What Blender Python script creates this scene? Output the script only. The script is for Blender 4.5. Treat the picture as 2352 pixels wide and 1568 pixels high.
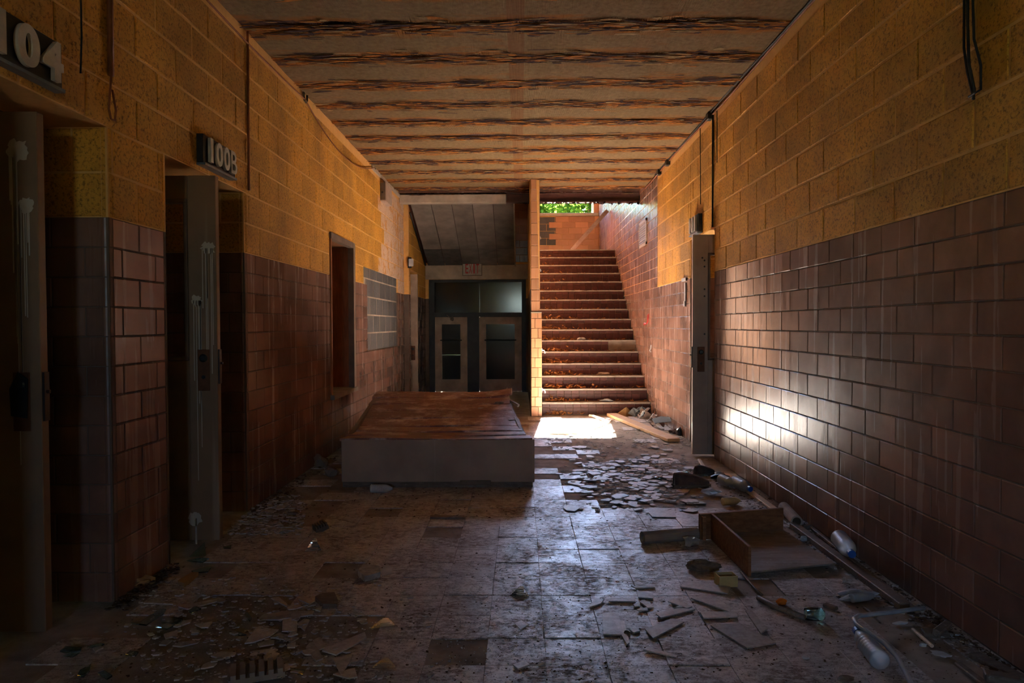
import bpy, bmesh, math, random
from mathutils import Vector, Matrix, Euler
random.seed(7)
R = math.radians
for o in list(bpy.data.objects): bpy.data.objects.remove(o)
SC = bpy.context.scene
COL = SC.collection

# ------------------------------------------------------------------ camera
FPX, PITCH, YAW, ROLL, CH = 1640.66, 0.0233, -0.0127, -0.0034, 1.2668   # solved from the masonry coursing
XL, XR, HC = -1.8668, 1.8161, 3.2727                                     # corridor walls and ceiling
def ray(x, y):
    u, v = x - 1176, y - 784
    c, s = math.cos(-ROLL), math.sin(-ROLL); u, v = u*c - v*s, u*s + v*c
    dx, dy, dz = u/FPX, 1.0, -v/FPX
    c, s = math.cos(-PITCH), math.sin(-PITCH); dy, dz = dy*c - dz*s, dy*s + dz*c
    c, s = math.cos(-YAW), math.sin(-YAW); dx, dy = dx*c - dy*s, dx*s + dy*c
    return Vector((dx, dy, dz))
CAM = Vector((0, 0, CH))
def FL(x, y, z=0.0): d = ray(x, y); return CAM + d*((z - CH)/d.z)        # pixel -> point on a level plane
def WL(x, y, X): d = ray(x, y); return CAM + d*(X/d.x)                   # pixel -> point on a side wall
def DP(x, y, Y): d = ray(x, y); return CAM + d*(Y/d.y)                   # pixel -> point on a cross wall
cd = bpy.data.cameras.new('camera'); cam = bpy.data.objects.new('camera', cd); COL.objects.link(cam)
f0 = ray(1176, 784).normalized(); r0 = (ray(1177, 784) - ray(1176, 784)).normalized(); u0 = r0.cross(f0)
m3 = Matrix((r0, u0, -f0)).transposed()
cam.matrix_world = Matrix.Translation(CAM) @ m3.to_4x4()
cd.sensor_width = 36.0; cd.lens = FPX/2352*36; cd.clip_end = 300; cd.clip_start = 0.02
SC.camera = cam

# ------------------------------------------------------------------ sky, sun, exposure
SUN_DIR = Vector((-0.072, -1.0, -0.645)).normalized()                    # traced from the sun patch to the landing window
wd = bpy.data.worlds.new('sky'); SC.world = wd; wd.use_nodes = True
wn = wd.node_tree.nodes; bg = wn['Background']
sk = wn.new('ShaderNodeTexSky'); sk.sky_type = 'NISHITA'; sk.sun_disc = False
sk.sun_elevation = math.asin(-SUN_DIR.z); sk.sun_rotation = math.atan2(-SUN_DIR.x, -SUN_DIR.y)
sk.air_density = 1.0; sk.dust_density = 0.3; sk.ozone_density = 1.5
sm = wn.new('ShaderNodeMix'); sm.data_type = 'RGBA'; sm.blend_type = 'MULTIPLY'; sm.inputs[0].default_value = 1.0; sm.inputs[7].default_value = (.80, .94, 1.16, 1)
wd.node_tree.links.new(sk.outputs[0], sm.inputs[6]); wd.node_tree.links.new(sm.outputs[2], bg.inputs[0]); bg.inputs[1].default_value = 1.25
sl = bpy.data.lights.new('sun', 'SUN'); sl.energy = 180; sl.angle = R(0.6); sl.color = (1, .95, .87)
so = bpy.data.objects.new('sun', sl); COL.objects.link(so); so.location = (3, 40, 24)
so.rotation_euler = SUN_DIR.to_track_quat('-Z', 'Y').to_euler()
pl = bpy.data.lights.new('window_portal', 'AREA'); pl.shape = 'RECTANGLE'; pl.size = 1.40; pl.size_y = 1.96
try: pl.cycles.is_portal = True
except Exception: pass
po = bpy.data.objects.new('window_portal', pl); COL.objects.link(po); po.location = (1.03, 16.98, 4.82)
po.rotation_euler = Vector((0, -1, 0)).to_track_quat('-Z', 'Y').to_euler()
pl2 = bpy.data.lights.new('added_side_window_portal', 'AREA'); pl2.shape = 'RECTANGLE'; pl2.size = 2.4; pl2.size_y = 1.9  # portal of the unseen side window added as fill
try: pl2.cycles.is_portal = True
except Exception: pass
po2 = bpy.data.objects.new('added_side_window_portal', pl2); COL.objects.link(po2); po2.location = (XL - .9, -5.4, 1.95)
po2.rotation_euler = Vector((1, 0, 0)).to_track_quat('-Z', 'Y').to_euler()
pl3 = bpy.data.lights.new('added_end_window_portal', 'AREA'); pl3.shape = 'RECTANGLE'; pl3.size = .95; pl3.size_y = .75  # portal of the unseen end window added as fill
try: pl3.cycles.is_portal = True
except Exception: pass
po3 = bpy.data.objects.new('added_end_window_portal', pl3); COL.objects.link(po3); po3.location = (.0, -7.22, 2.25)
po3.rotation_euler = Vector((0, 1, 0)).to_track_quat('-Z', 'Y').to_euler()
SC.view_settings.view_transform = 'Standard'; SC.view_settings.look = 'None'
SC.view_settings.exposure = 1.9; SC.view_settings.gamma = 1.0; SC.view_settings.use_curve_mapping = False
try:
    SC.cycles.max_bounces = 14; SC.cycles.diffuse_bounces = 8; SC.cycles.glossy_bounces = 5
    SC.cycles.sample_clamp_indirect = 0.0
except Exception: pass

# ------------------------------------------------------------------ materials
MATS = {}
class NT:
    def __init__(s, name):
        s.m = bpy.data.materials.new(name); s.m.use_nodes = True; s.t = s.m.node_tree; s.n = s.t.nodes
        s.b = s.n['Principled BSDF']; MATS[name] = s.m
    def new(s, ty, **k):
        nd = s.n.new('ShaderNode' + ty)
        for a, v in k.items(): setattr(nd, a, v)
        return nd
    def ln(s, a, b): s.t.links.new(a, b)
    def val(s, sock, v):
        if hasattr(v, 'is_linked') or hasattr(v, 'links'): s.ln(v, sock)
        else: sock.default_value = v
    def pos(s, scale=(1, 1, 1), obj=False):
        g = s.new('TexCoord').outputs['Object'] if obj else s.new('NewGeometry').outputs['Position']
        mp = s.new('Mapping'); s.ln(g, mp.inputs[0]); mp.inputs['Scale'].default_value = scale
        return mp.outputs[0]
    def noise(s, scale, detail=4, rough=.6, vec=None, dist=0):
        n = s.new('TexNoise'); n.inputs['Scale'].default_value = scale; n.inputs['Detail'].default_value = detail
        n.inputs['Roughness'].default_value = rough; n.inputs['Distortion'].default_value = dist
        s.ln(vec if vec is not None else s.pos(), n.inputs['Vector']); return n.outputs[0]
    def ramp(s, fac, stops):
        r = s.new('ValToRGB'); e = r.color_ramp.elements
        while len(e) < len(stops): e.new(.5)
        for i, (p, c) in enumerate(stops):
            e[i].position = p; e[i].color = (c, c, c, 1) if isinstance(c, (int, float)) else (*c, 1)
        s.ln(fac, r.inputs[0]); return r.outputs[0]
    def mix(s, fac, a, b, mode='MIX'):
        x = s.new('Mix', data_type='RGBA', blend_type=mode); s.val(x.inputs[0], fac)
        s.val(x.inputs[6], (*a, 1) if isinstance(a, tuple) else a); s.val(x.inputs[7], (*b, 1) if isinstance(b, tuple) else b)
        return x.outputs[2]
    def math(s, op, a, b=0.0):
        x = s.new('Math', operation=op); s.val(x.inputs[0], a); s.val(x.inputs[1], b); return x.outputs[0]
    def rnd(s): return s.new('ObjectInfo').outputs['Random']
    def vary(s, col, lo=.8, hi=1.2):
        r = s.ramp(s.rnd(), [(0, lo), (1, hi)]); return s.mix(1.0, col, r, 'MULTIPLY')
    def sep(s, vec):
        x = s.new('SeparateXYZ'); s.ln(vec, x.inputs[0]); return x.outputs
    def bump(s, h, strength=.3, dist=.01):
        x = s.new('Bump'); x.inputs['Strength'].default_value = strength; x.inputs['Distance'].default_value = dist
        s.ln(h, x.inputs['Height']); s.ln(x.outputs[0], s.b.inputs['Normal']); return x
    def fin(s, col=None, rough=None, spec=None, metal=None, **k):
        if col is not None: s.val(s.b.inputs['Base Color'], (*col, 1) if isinstance(col, tuple) else col)
        if rough is not None: s.val(s.b.inputs['Roughness'], rough)
        if spec is not None: s.b.inputs['Specular IOR Level'].default_value = spec
        if metal is not None: s.b.inputs['Metallic'].default_value = metal
        for a, v in k.items(): s.val(s.b.inputs[a.replace('_', ' ')], v)
        return s.m

def block_mat(name, base, dark, pit=.8):
    t = NT(name)
    big = t.noise(1.3, 5); fine = t.noise(62, 4, .75)
    c = t.mix(t.ramp(big, [(.42, 0.0), (.62, 1.0)]), base, tuple(b*.62 + .01 for b in base))
    c = t.mix(t.ramp(fine, [(.34, pit), (.50, 0.0)]), c, dark)
    streak = t.noise(7, 3, .6, t.pos((1, 1, .06)))
    c = t.mix(t.ramp(streak, [(.60, 0.0), (.80, .45)]), c, tuple(d*2.2 for d in dark))
    c = t.vary(c, .86, 1.12)
    t.bump(fine, .9, .008)
    return t.fin(c, .72, .25)
block_mat('orange_block', (.70, .33, .045), (.10, .045, .012))
block_mat('grey_block', (.15, .14, .135), (.04, .04, .04), .6)
def peeled():
    t = NT('peeled_block'); n = t.noise(5, 6, .65, dist=.6)
    c = t.mix(t.ramp(n, [(.50, 0.0), (.64, 1.0)]), (.66, .45, .30), (.62, .28, .055))
    c = t.mix(t.ramp(t.noise(40, 4), [(.3, .7), (.45, 0.0)]), c, (.16, .08, .04))
    t.bump(t.noise(30, 5), .6, .01); t.fin(c, .85, .2)
peeled()
def glazed(name, base, dirt, rough=.16, aniso=.75):
    t = NT(name)
    st = t.noise(7, 4, .55, t.pos((2.2, 2.2, .12))); blot = t.noise(2.2, 5, .6)
    c = t.mix(t.ramp(blot, [(.40, 0.0), (.70, .75)]), base, dirt)
    c = t.mix(t.ramp(st, [(.62, 0.0), (.9, .2)]), c, tuple(min(1, b*1.5 + .02) for b in base))
    c = t.vary(c, .78, 1.2)
    r = t.math('ADD', t.math('MULTIPLY', t.ramp(st, [(.35, 0.0), (.7, 1.0)]), .12), rough)
    tg = t.new('Tangent', direction_type='RADIAL', axis='Z')
    t.ln(tg.outputs[0], t.b.inputs['Tangent'])
    t.b.inputs['Anisotropic'].default_value = aniso; t.b.inputs['Anisotropic Rotation'].default_value = .25
    t.bump(t.noise(11, 3, .5, t.pos((1, 1, 1))), .10, .01)
    t.fin(c, r, .26)
glazed('brown_tile', (.235, .125, .088), (.11, .058, .043), .19)
glazed('tan_tile', (.46, .215, .10), (.36, .16, .07), .25, .5)
glazed('landing_tile', (.52, .25, .13), (.43, .19, .095), .3, .4)
def simple(name, base, rough=.7, spec=.3, var=.15, scale=6, metal=0, bump=0, bscale=40, dark=.6):
    t = NT(name); n = t.noise(scale, 5, .6)
    c = t.mix(t.ramp(n, [(.3, 0.0), (.7, 1.0)]), base, tuple(b*dark for b in base))
    c = t.vary(c, 1 - var, 1 + var)
    if bump: t.bump(t.noise(bscale, 4), bump, .006)
    return t.fin(c, rough, spec, metal)
def mortar():
    t = NT('mortar'); z = t.sep(t.new('NewGeometry').outputs['Position'])[2]
    up = t.math('GREATER_THAN', z, 1.761); n = t.noise(20, 4)
    c = t.mix(up, t.mix(n, (.17, .12, .09), (.10, .07, .055)), t.mix(n, (.82, .46, .16), (.62, .32, .09)))  # orange-painted block joints, lightened so the colour carries caught highlights
    t.bump(t.noise(40, 4), .4, .006); t.fin(c, .85, .2)
mortar()
simple('core', (.10, .055, .035), .95, .1, 0, 5)
simple('plaster', (.55, .44, .33), .8, .2, .08, 4, bump=.3)
simple('soffit_board', (.27, .22, .175), .8, .2, .14, 3, bump=.2, dark=.5)
simple('soffit_dark', (.10, .09, .08), .9, .1, .05, 9, bump=.5)
simple('steel_beam', (.13, .05, .035), .45, .5, 0, 10, bump=.25)
simple('rust', (.42, .15, .03), .85, .2, .2, 14, bump=.8, bscale=60, dark=.35)
simple('flake_dark', (.075, .04, .04), .85, .2, .2, 20)
simple('flake_orange', (.50, .18, .03), .85, .2, .2, 25, dark=.5)
simple('flake_pale', (.42, .27, .13), .85, .2, .2, 25)
simple('concrete', (.25, .20, .155), .9, .15, .05, 8, bump=.5)
simple('quarry_tile', (.075, .020, .013), .5, .3, .22, 30, dark=.65)
simple('nosing', (.34, .28, .22), .6, .35, .05, 14, bump=.4, dark=.6)
simple('slab', (.42, .35, .30), .9, .15, 0, 7, bump=.6, bscale=60, dark=.5)
simple('dark_metal', (.045, .040, .038), .45, .5, .1, 12, .6)
simple('steel_hook', (.10, .075, .05), .5, .5, .1, 20, .7)
simple('brass_plate', (.17, .065, .03), .5, .5, .1, 20, .5)
simple('frame_paint', (.20, .14, .10), .55, .35, .05, 6)
simple('beige_paint', (.52, .37, .27), .55, .35, .05, 5)
simple('black_frame', (.035, .035, .036), .5, .4, .05, 8)
simple('sign_black', (.022, .021, .022), .45, .4, .03, 20)
simple('sign_edge', (.13, .17, .21), .35, .5, .03, 20)
simple('letter_cream', (.62, .54, .44), .6, .3, .03, 8)
simple('letter_red', (.55, .035, .03), .5, .4, .03, 12)
simple('exit_plate', (.50, .44, .36), .5, .4, .03, 9)
simple('cable', (.022, .020, .020), .6, .3, .1, 10)
simple('conduit_orange', (.30, .10, .035), .6, .3, .1, 10)
simple('grey_pipe', (.48, .49, .52), .45, .4, .1, 9)
simple('cardboard_tube', (.42, .34, .28), .8, .2, .05, 7)
simple('fuzz', (.27, .20, .145), 1, .05, .1, 40, bump=1, bscale=120)
simple('cream_plastic', (.80, .62, .28), .5, .4, .05, 8)
simple('white_scrap', (.62, .62, .63), .6, .3, .15, 8)
simple('blue_cap', (.015, .10, .42), .35, .5, .05, 10)
simple('shoe', (.15, .11, .095), .75, .25, .1, 18, bump=.4)
simple('shoe_sole', (.20, .165, .13), .8, .2, .1, 18)
simple('cloth_blue', (.20, .26, .30), .8, .2, .3, 8, bump=.4)
simple('cardboard', (.40, .25, .11), .85, .15, .1, 7)
simple('black_plastic', (.02, .02, .022), .4, .5, .1, 8)
simple('red_paint', (.42, .03, .025), .5, .4, .1, 12)
simple('orange_rag', (.75, .20, .02), .8, .2, .1, 18)
simple('vent_metal', (.38, .27, .185), .5, .4, .05, 14)
simple('chip', (.48, .44, .41), .85, .2, .3, 30, dark=.5)
simple('dirt', (.115, .075, .05), 1, .05, .25, 30)
simple('dry_leaf', (.36, .15, .045), .8, .2, .5, 30)
simple('bark', (.12, .085, .06), .9, .1, .1, 10, bump=.8)
simple('grass', (.10, .20, .035), .95, .1, 0, 4)
simple('outside_wall', (.45, .36, .27), .9, .1, 0, 3)
simple('plywood', (.16, .085, .05), .75, .2, .15, 5, dark=.6)
simple('yellow_liquid', (.62, .50, .03), .3, .5, .05, 8)
def wood(name, base, dark, scale=(1, 1, 1), dust=0.0, dustc=(.34, .28, .25), rough=.6, obj=True):
    t = NT(name); v = t.pos(scale, obj)
    g = t.noise(6, 6, .65, v, .4)
    c = t.mix(t.ramp(g, [(.34, 0.0), (.66, 1.0)]), base, dark)
    if dust:
        d = t.noise(3.4, 7, .72); c = t.mix(t.ramp(d, [(.5, 0.0), (.66, dust)]), c, dustc)
        sp = t.noise(60, 3, .6); c = t.mix(t.ramp(sp, [(.62, 0.0), (.72, dust)]), c, (.5, .42, .36))
    c = t.vary(c, .85, 1.15); t.bump(g, .15, .004); t.fin(c, rough, .3)
wood('drawer_wood', (.30, .14, .06), (.17, .07, .03), (1, 8, 8), .0)
wood('drawer_bottom', (.33, .25, .19), (.22, .15, .10), (1, 6, 1), .6, (.42, .37, .34))
wood('platform_wood', (.30, .145, .10), (.15, .068, .048), (1.2, 14, 14), .9, (.62, .47, .41), .5)
wood('plank_wood', (.62, .40, .21), (.45, .26, .12), (2, 14, 14), .25, (.65, .55, .45))
wood('pale_wood', (.74, .58, .42), (.55, .40, .27), (2, 14, 14), 0)
wood('old_wood', (.21, .15, .11), (.11, .075, .055), (2, 14, 14), .4, (.3, .26, .23))
wood('jamb_wood', (.26, .10, .035), (.17, .06, .02), (8, 8, 1), 0)
def door_mat(name, base, drip):
    t = NT(name)
    st = t.noise(11, 3, .55, t.pos((1, 1, .03))); bl = t.noise(2.5, 5)
    c = t.mix(t.ramp(bl, [(.4, 0.0), (.7, .7)]), base, tuple(b*.6 for b in base))
    c = t.mix(t.ramp(st, [(.63, 0.0), (.70, .42)]), c, drip)
    t.fin(c, t.ramp(bl, [(.3, .35), (.7, .6)]), .4)
door_mat('door_paint', (.25, .15, .085), (.42, .32, .23))
door_mat('door_grey', (.46, .36, .29), (.50, .41, .34))
door_mat('platform_front', (.42, .29, .215), (.52, .40, .32))
def splat():
    t = NT('paint_splash'); n = t.noise(18, 4)
    t.fin(t.mix(n, (.55, .46, .36), (.42, .33, .25)), .6, .3)
splat()
def floor_mat():
    t = NT('floor_tile')
    n1 = t.noise(3.2, 10, .78, dist=.7); n2 = t.noise(38, 6, .72, t.pos((.7, 1.3, 1))); n3 = t.noise(140, 2, .5)
    c = t.vary(t.mix(n2, (.68, .635, .625), (.48, .44, .43)), .85, 1.1)
    dirt = t.math('MULTIPLY', t.ramp(n1, [(.42, 0.0), (.60, 1.0)]), t.ramp(n2, [(.40, .12), (.56, 1.0)]))
    c = t.mix(dirt, c, (.19, .14, .115))
    n4 = t.noise(24, 9, .85, t.pos((.8, 1.25, 1)), .4)
    c = t.mix(t.ramp(n4, [(.49, 0.0), (.60, .72)]), c, (.15, .105, .085))
    c = t.mix(t.ramp(n3, [(.31, .9), (.39, 0.0)]), c, (.03, .022, .018))
    c = t.mix(t.ramp(t.noise(75, 2, .5), [(.70, 0.0), (.76, .9)]), c, (.60, .55, .50))
    r = t.math('ADD', t.math('MULTIPLY', dirt, .45), t.math('ADD', .17, t.math('MULTIPLY', n2, .3)))
    r = t.math('ADD', r, t.ramp(n4, [(.47, 0.0), (.60, .22)]))
    t.bump(t.mix(.5, n4, n3), .30, .004)
    t.fin(c, r, .6)
floor_mat()
def frag_mat():
    t = NT('fragment'); n = t.noise(45, 5, .7)
    c = t.mix(t.ramp(n, [(.36, 0.0), (.66, 1.0)]), (.58, .53, .50), (.38, .33, .30))
    c = t.mix(t.ramp(t.noise(4, 6), [(.54, 0.0), (.74, .6)]), c, (.20, .14, .11))
    t.bump(n, .25, .004); t.fin(t.vary(c, .65, 1.25), .48, .45)
frag_mat()
def ceil_mat():
    t = NT('ceiling_board')
    ob = t.new('TexCoord').outputs['Object']; x, y, z = t.sep(ob)
    g = t.new('NewGeometry').outputs['Position']
    n1 = t.noise(3.0, 8, .7, t.pos((.45, 2.0, 1))); n2 = t.noise(26, 4)
    c = t.mix(t.ramp(n2, [(.3, 0.0), (.7, 1.0)]), (.27, .18, .088), (.175, .11, .05))
    edge = t.math('ADD', t.math('MULTIPLY', t.math('ABSOLUTE', y), 3.5), t.math('MULTIPLY', t.math('SUBTRACT', n1, .5), 3.4))
    c = t.mix(t.ramp(edge, [(.40, 0.0), (.85, .9)]), c, (.33, .125, .02))
    c = t.mix(t.ramp(edge, [(.92, 0.0), (1.04, .95)]), c, (.085, .045, .04))
    gx = t.sep(g)[0]
    band = t.math('LESS_THAN', t.math('ABSOLUTE', t.math('ADD', gx, .03)), .058)
    c = t.mix(t.math('MULTIPLY', band, .62), c, (.20, .085, .03))
    w = t.new('TexWave', wave_type='BANDS', bands_direction='X', wave_profile='SIN')
    w.inputs['Scale'].default_value = 34; w.inputs['Distortion'].default_value = .4; t.ln(g, w.inputs['Vector'])
    c = t.mix(t.math('MULTIPLY', w.outputs['Fac'], .30), c, t.mix(.5, c, (.06, .035, .02)))
    t.bump(w.outputs['Fac'], .6, .004); t.fin(c, .85, .15)
ceil_mat()
def glassy(name, col, rough=.05, trans=1.0, alpha=1.0):
    t = NT(name); t.fin(col, rough, .5, 0, Transmission_Weight=trans, IOR=1.45, Alpha=alpha)
glassy('teal_glass', (.55, .85, .82), .06); glassy('clear_plastic', (.55, .56, .58), .38, .6)
glassy('dark_glass', (.05, .05, .05), .12, .6); MATS['dark_glass'].node_tree.nodes['Principled BSDF'].inputs['Specular IOR Level'].default_value = .08; glassy('ribbed_glass', (.93, .95, .85), .08, .9)
def leafm():
    t = NT('green_leaf'); c = t.mix(t.noise(.9, 5), (.020, .055, .005), (.070, .105, .010))
    c = t.mix(t.ramp(t.noise(14, 2), [(.45, 0.0), (.75, .8)]), c, (.006, .026, .007))
    tr = t.new('BsdfTranslucent'); df = t.new('BsdfDiffuse'); mx = t.new('MixShader'); mx.inputs[0].default_value = .6
    t.ln(c, tr.inputs[0]); t.ln(c, df.inputs[0]); t.ln(df.outputs[0], mx.inputs[1]); t.ln(tr.outputs[0], mx.inputs[2])
    t.ln(mx.outputs[0], t.n['Material Output'].inputs[0])
leafm()

# ------------------------------------------------------------------ builders
def link(o, parent=None):
    COL.objects.link(o)
    if parent is not None: o.parent = parent
    return o
def tag(o, label=None, cat=None, group=None, kind=None):
    if label: o['label'] = label
    if cat: o['category'] = cat
    if group: o['group'] = group
    if kind: o['kind'] = kind
    return o
def empty(name, loc=(0, 0, 0), rz=0):
    o = bpy.data.objects.new(name, None); o.location = loc; o.rotation_euler = (0, 0, rz); o.empty_display_size = .1
    return link(o)
def worg(p):                                            # world origin of an (unrotated) parent chain
    v = Vector((0, 0, 0))
    while p is not None: v += p.location; p = p.parent
    return v
def inst(name, me, parent=None, loc=(0, 0, 0), rot=(0, 0, 0), scale=None):   # all coordinates are world coordinates
    o = bpy.data.objects.new(name, me); o.location = Vector(loc) - worg(parent); o.rotation_euler = rot
    if scale: o.scale = scale
    return link(o, parent)
class MB:
    def __init__(s): s.v, s.f, s.sm = [], [], False
    def add(s, vs, fs):
        k = len(s.v); s.v += [tuple(v) for v in vs]; s.f += [tuple(i + k for i in f) for f in fs]; return s
    def box(s, c, d, rot=None):
        x, y, z = d[0]/2, d[1]/2, d[2]/2
        vs = [Vector((a*x, b*y, e*z)) for e in (-1, 1) for b in (-1, 1) for a in (-1, 1)]
        if rot is not None:
            m = rot if isinstance(rot, Matrix) else Euler(rot).to_matrix(); vs = [m @ v for v in vs]
        c = Vector(c)
        return s.add([v + c for v in vs], [(0, 2, 3, 1), (4, 5, 7, 6), (0, 1, 5, 4), (2, 6, 7, 3), (0, 4, 6, 2), (1, 3, 7, 5)])
    def bx(s, x0, x1, y0, y1, z0, z1):
        return s.box(((x0 + x1)/2, (y0 + y1)/2, (z0 + z1)/2), (x1 - x0, y1 - y0, z1 - z0))
    def bevbox(s, c, d, b=.004, rot=None):
        bm = bmesh.new(); bmesh.ops.create_cube(bm, size=1)
        for v in bm.verts: v.co = Vector((v.co.x*d[0], v.co.y*d[1], v.co.z*d[2]))
        bmesh.ops.bevel(bm, geom=bm.edges[:], offset=b, segments=1, affect='EDGES', profile=.5)
        m = Matrix.Identity(3) if rot is None else (rot if isinstance(rot, Matrix) else Euler(rot).to_matrix())
        bm.verts.index_update(); c = Vector(c)
        s.add([m @ v.co + c for v in bm.verts], [[v.index for v in f.verts] for f in bm.faces]); bm.free(); return s
    def tube(s, pts, r, n=8, cap=True, rs=None, flat=None):
        pts = [Vector(p) for p in pts]; k0 = len(s.v); up = Vector((0, 0, 1))
        prev = None
        for i, p in enumerate(pts):
            t = (pts[min(i + 1, len(pts) - 1)] - pts[max(i - 1, 0)]).normalized()
            a = t.cross(up) if abs(t.z) < .95 else t.cross(Vector((0, 1, 0)))
            if prev is not None:
                a = prev - t*prev.dot(t)
            a.normalize(); prev = a; b = t.cross(a)
            rr = rs[i] if rs else r
            for j in range(n):
                an = 2*math.pi*j/n
                s.v.append(tuple(p + a*(rr*math.cos(an)) + b*(rr*math.sin(an))*(flat or 1)))
        for i in range(len(pts) - 1):
            for j in range(n):
                q = k0 + i*n; s.f.append((q + j, q + (j + 1) % n, q + n + (j + 1) % n, q + n + j))
        if cap:
            s.f.append(tuple(k0 + j for j in range(n))[::-1]); s.f.append(tuple(k0 + (len(pts) - 1)*n + j for j in range(n)))
        return s
    def prism(s, poly, h, m=None):                      # polygon in xy (counter-clockwise), extruded in z from 0 to h
        n = len(poly); vs = [Vector((x, y, 0)) for x, y in poly] + [Vector((x, y, h)) for x, y in poly]
        if m is not None: vs = [m @ v for v in vs]
        return s.add(vs, [tuple(range(n))[::-1], tuple(range(n, 2*n))] + [(i, (i + 1) % n, n + (i + 1) % n, n + i) for i in range(n)])
    def lathe(s, prof, n=16, m=None):                   # profile of (radius, z)
        k0 = len(s.v); vs = []
        for r, z in prof:
            for j in range(n): vs.append(Vector((r*math.cos(2*math.pi*j/n), r*math.sin(2*math.pi*j/n), z)))
        if m is not None: vs = [m @ v for v in vs]
        s.v += [tuple(v) for v in vs]
        for i in range(len(prof) - 1):
            for j in range(n):
                q = k0 + i*n; s.f.append((q + j, q + (j + 1) % n, q + n + (j + 1) % n, q + n + j))
        return s
    def blob(s, c, d, seed=0, amp=.25, sub=2, rz=0, flat=True):
        bm = bmesh.new(); bmesh.ops.create_icosphere(bm, subdivisions=sub, radius=1)
        rg = random.Random(seed); ph = [Vector((rg.uniform(-3, 3), rg.uniform(-3, 3), rg.uniform(-3, 3))) for _ in range(5)]
        bm.verts.index_update(); vs = []
        cz, sz = math.cos(rz), math.sin(rz)
        for v in bm.verts:
            k = 1 + amp*sum(math.sin(v.co.dot(p)*1.7 + i) for i, p in enumerate(ph))/2.4 + rg.uniform(-amp, amp)*.25
            p = v.co*k; p = Vector((p.x*d[0]/2, p.y*d[1]/2, p.z*d[2]/2))
            if flat: p.z = max(p.z, -d[2]*.36)
            vs.append(Vector((p.x*cz - p.y*sz, p.x*sz + p.y*cz, p.z)) + Vector(c))
        s.add(vs, [[v.index for v in f.verts] for f in bm.faces]); bm.free(); return s
    def mesh(s, name, mat, smooth=False):
        me = bpy.data.meshes.new(name); me.from_pydata(s.v, [], s.f); me.update()
        if mat: me.materials.append(MATS[mat])
        if smooth:
            for p in me.polygons: p.use_smooth = True
        return me
    def build(s, name, mat, parent=None, smooth=False, loc=(0, 0, 0), rot=(0, 0, 0)):
        return inst(name, s.mesh(name, mat, smooth), parent, loc, rot)
def settle(o):                                          # put a one-mesh thing's origin at the middle of its base
    vs = o.data.vertices; k = len(vs)
    c = Vector((sum(v.co.x for v in vs)/k, sum(v.co.y for v in vs)/k, min(v.co.z for v in vs)))
    for v in vs: v.co -= c
    o.location = o.location + c; return o
def struct(o): o['kind'] = 'structure'; return o

# ------------------------------------------------------------------ masonry
TC, TLN = .135467, .3048            # glazed tile course and length
BC, BLN = .2032, .4064              # block course and length
TTOP = 13*TC; LINT = TTOP + 2*BC    # top of the tile dado, underside of the lintels
PM = {}
def piece_mesh(w, h, d, b, mat):
    key = (round(w, 3), round(h, 3), d, b, mat)
    if key in PM: return PM[key]
    x, z = w/2, h/2; vs = []
    for xx, zz, yy in ((x, z, 0), (x, z, -(d - b)), (x - b, z - b, -d)):
        vs += [(-xx, yy, -zz), (xx, yy, -zz), (xx, yy, zz), (-xx, yy, zz)]
    fs = [(8, 9, 10, 11)]
    for q in (0, 4):
        for i in range(4): j = (i + 1) % 4; fs.append((q + i, q + j, q + 4 + j, q + 4 + i))
    me = bpy.data.meshes.new('masonry_piece'); me.from_pydata(vs, [], fs); me.update(); me.materials.append(MATS[mat])
    PM[key] = me; return me
def subtract(a, b, holes):
    iv = [(a, b)]
    for p, q in holes:
        nx = []
        for u, v in iv:
            if q <= u or p >= v: nx.append((u, v)); continue
            if p > u: nx.append((u, p))
            if q < v: nx.append((q, v))
        iv = nx
    return iv
def courses(parent, face, at, s0, s1, h0, h1, ch, ln, gap, d, b, mat, name, holes=(), phase=0.0, jitter=.0006, matfn=None):
    """rows of pieces; face 'R' looks to -X (s is Y), 'L' looks to +X (s is Y), 'F' looks to -Y (s is X)"""
    n = int(round((h1 - h0)/ch)); row0 = int(round(h0/ch))
    for k in range(n):
        z0 = h0 + k*ch; z1 = min(z0 + ch, h1); zc = (z0 + z1)/2
        hs = [(a - .001, c + .001) for a, c, e, f in holes if e < zc < f]
        off = phase + (ln/2 if (k + row0) % 2 else 0)
        i = math.floor((s0 - off)/ln)
        while off + i*ln < s1:
            a, c = max(s0, off + i*ln), min(s1, off + (i + 1)*ln); i += 1
            for u, v in subtract(a, c, hs):
                if v - u < .025: continue
                m = matfn((u + v)/2, zc) if matfn else mat
                if m is None: continue
                me = piece_mesh(v - u - gap, z1 - z0 - gap, d, b, m)
                sc = (u + v)/2; j = random.uniform(-jitter, jitter)
                if face == 'R': loc, rz = (at + d + j, sc, zc), -math.pi/2
                elif face == 'L': loc, rz = (at - d - j, sc, zc), math.pi/2
                else: loc, rz = (sc, at + d + j, zc), 0
                inst(name, me, parent, loc, (random.uniform(-1, 1)*.002, 0, rz))
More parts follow.
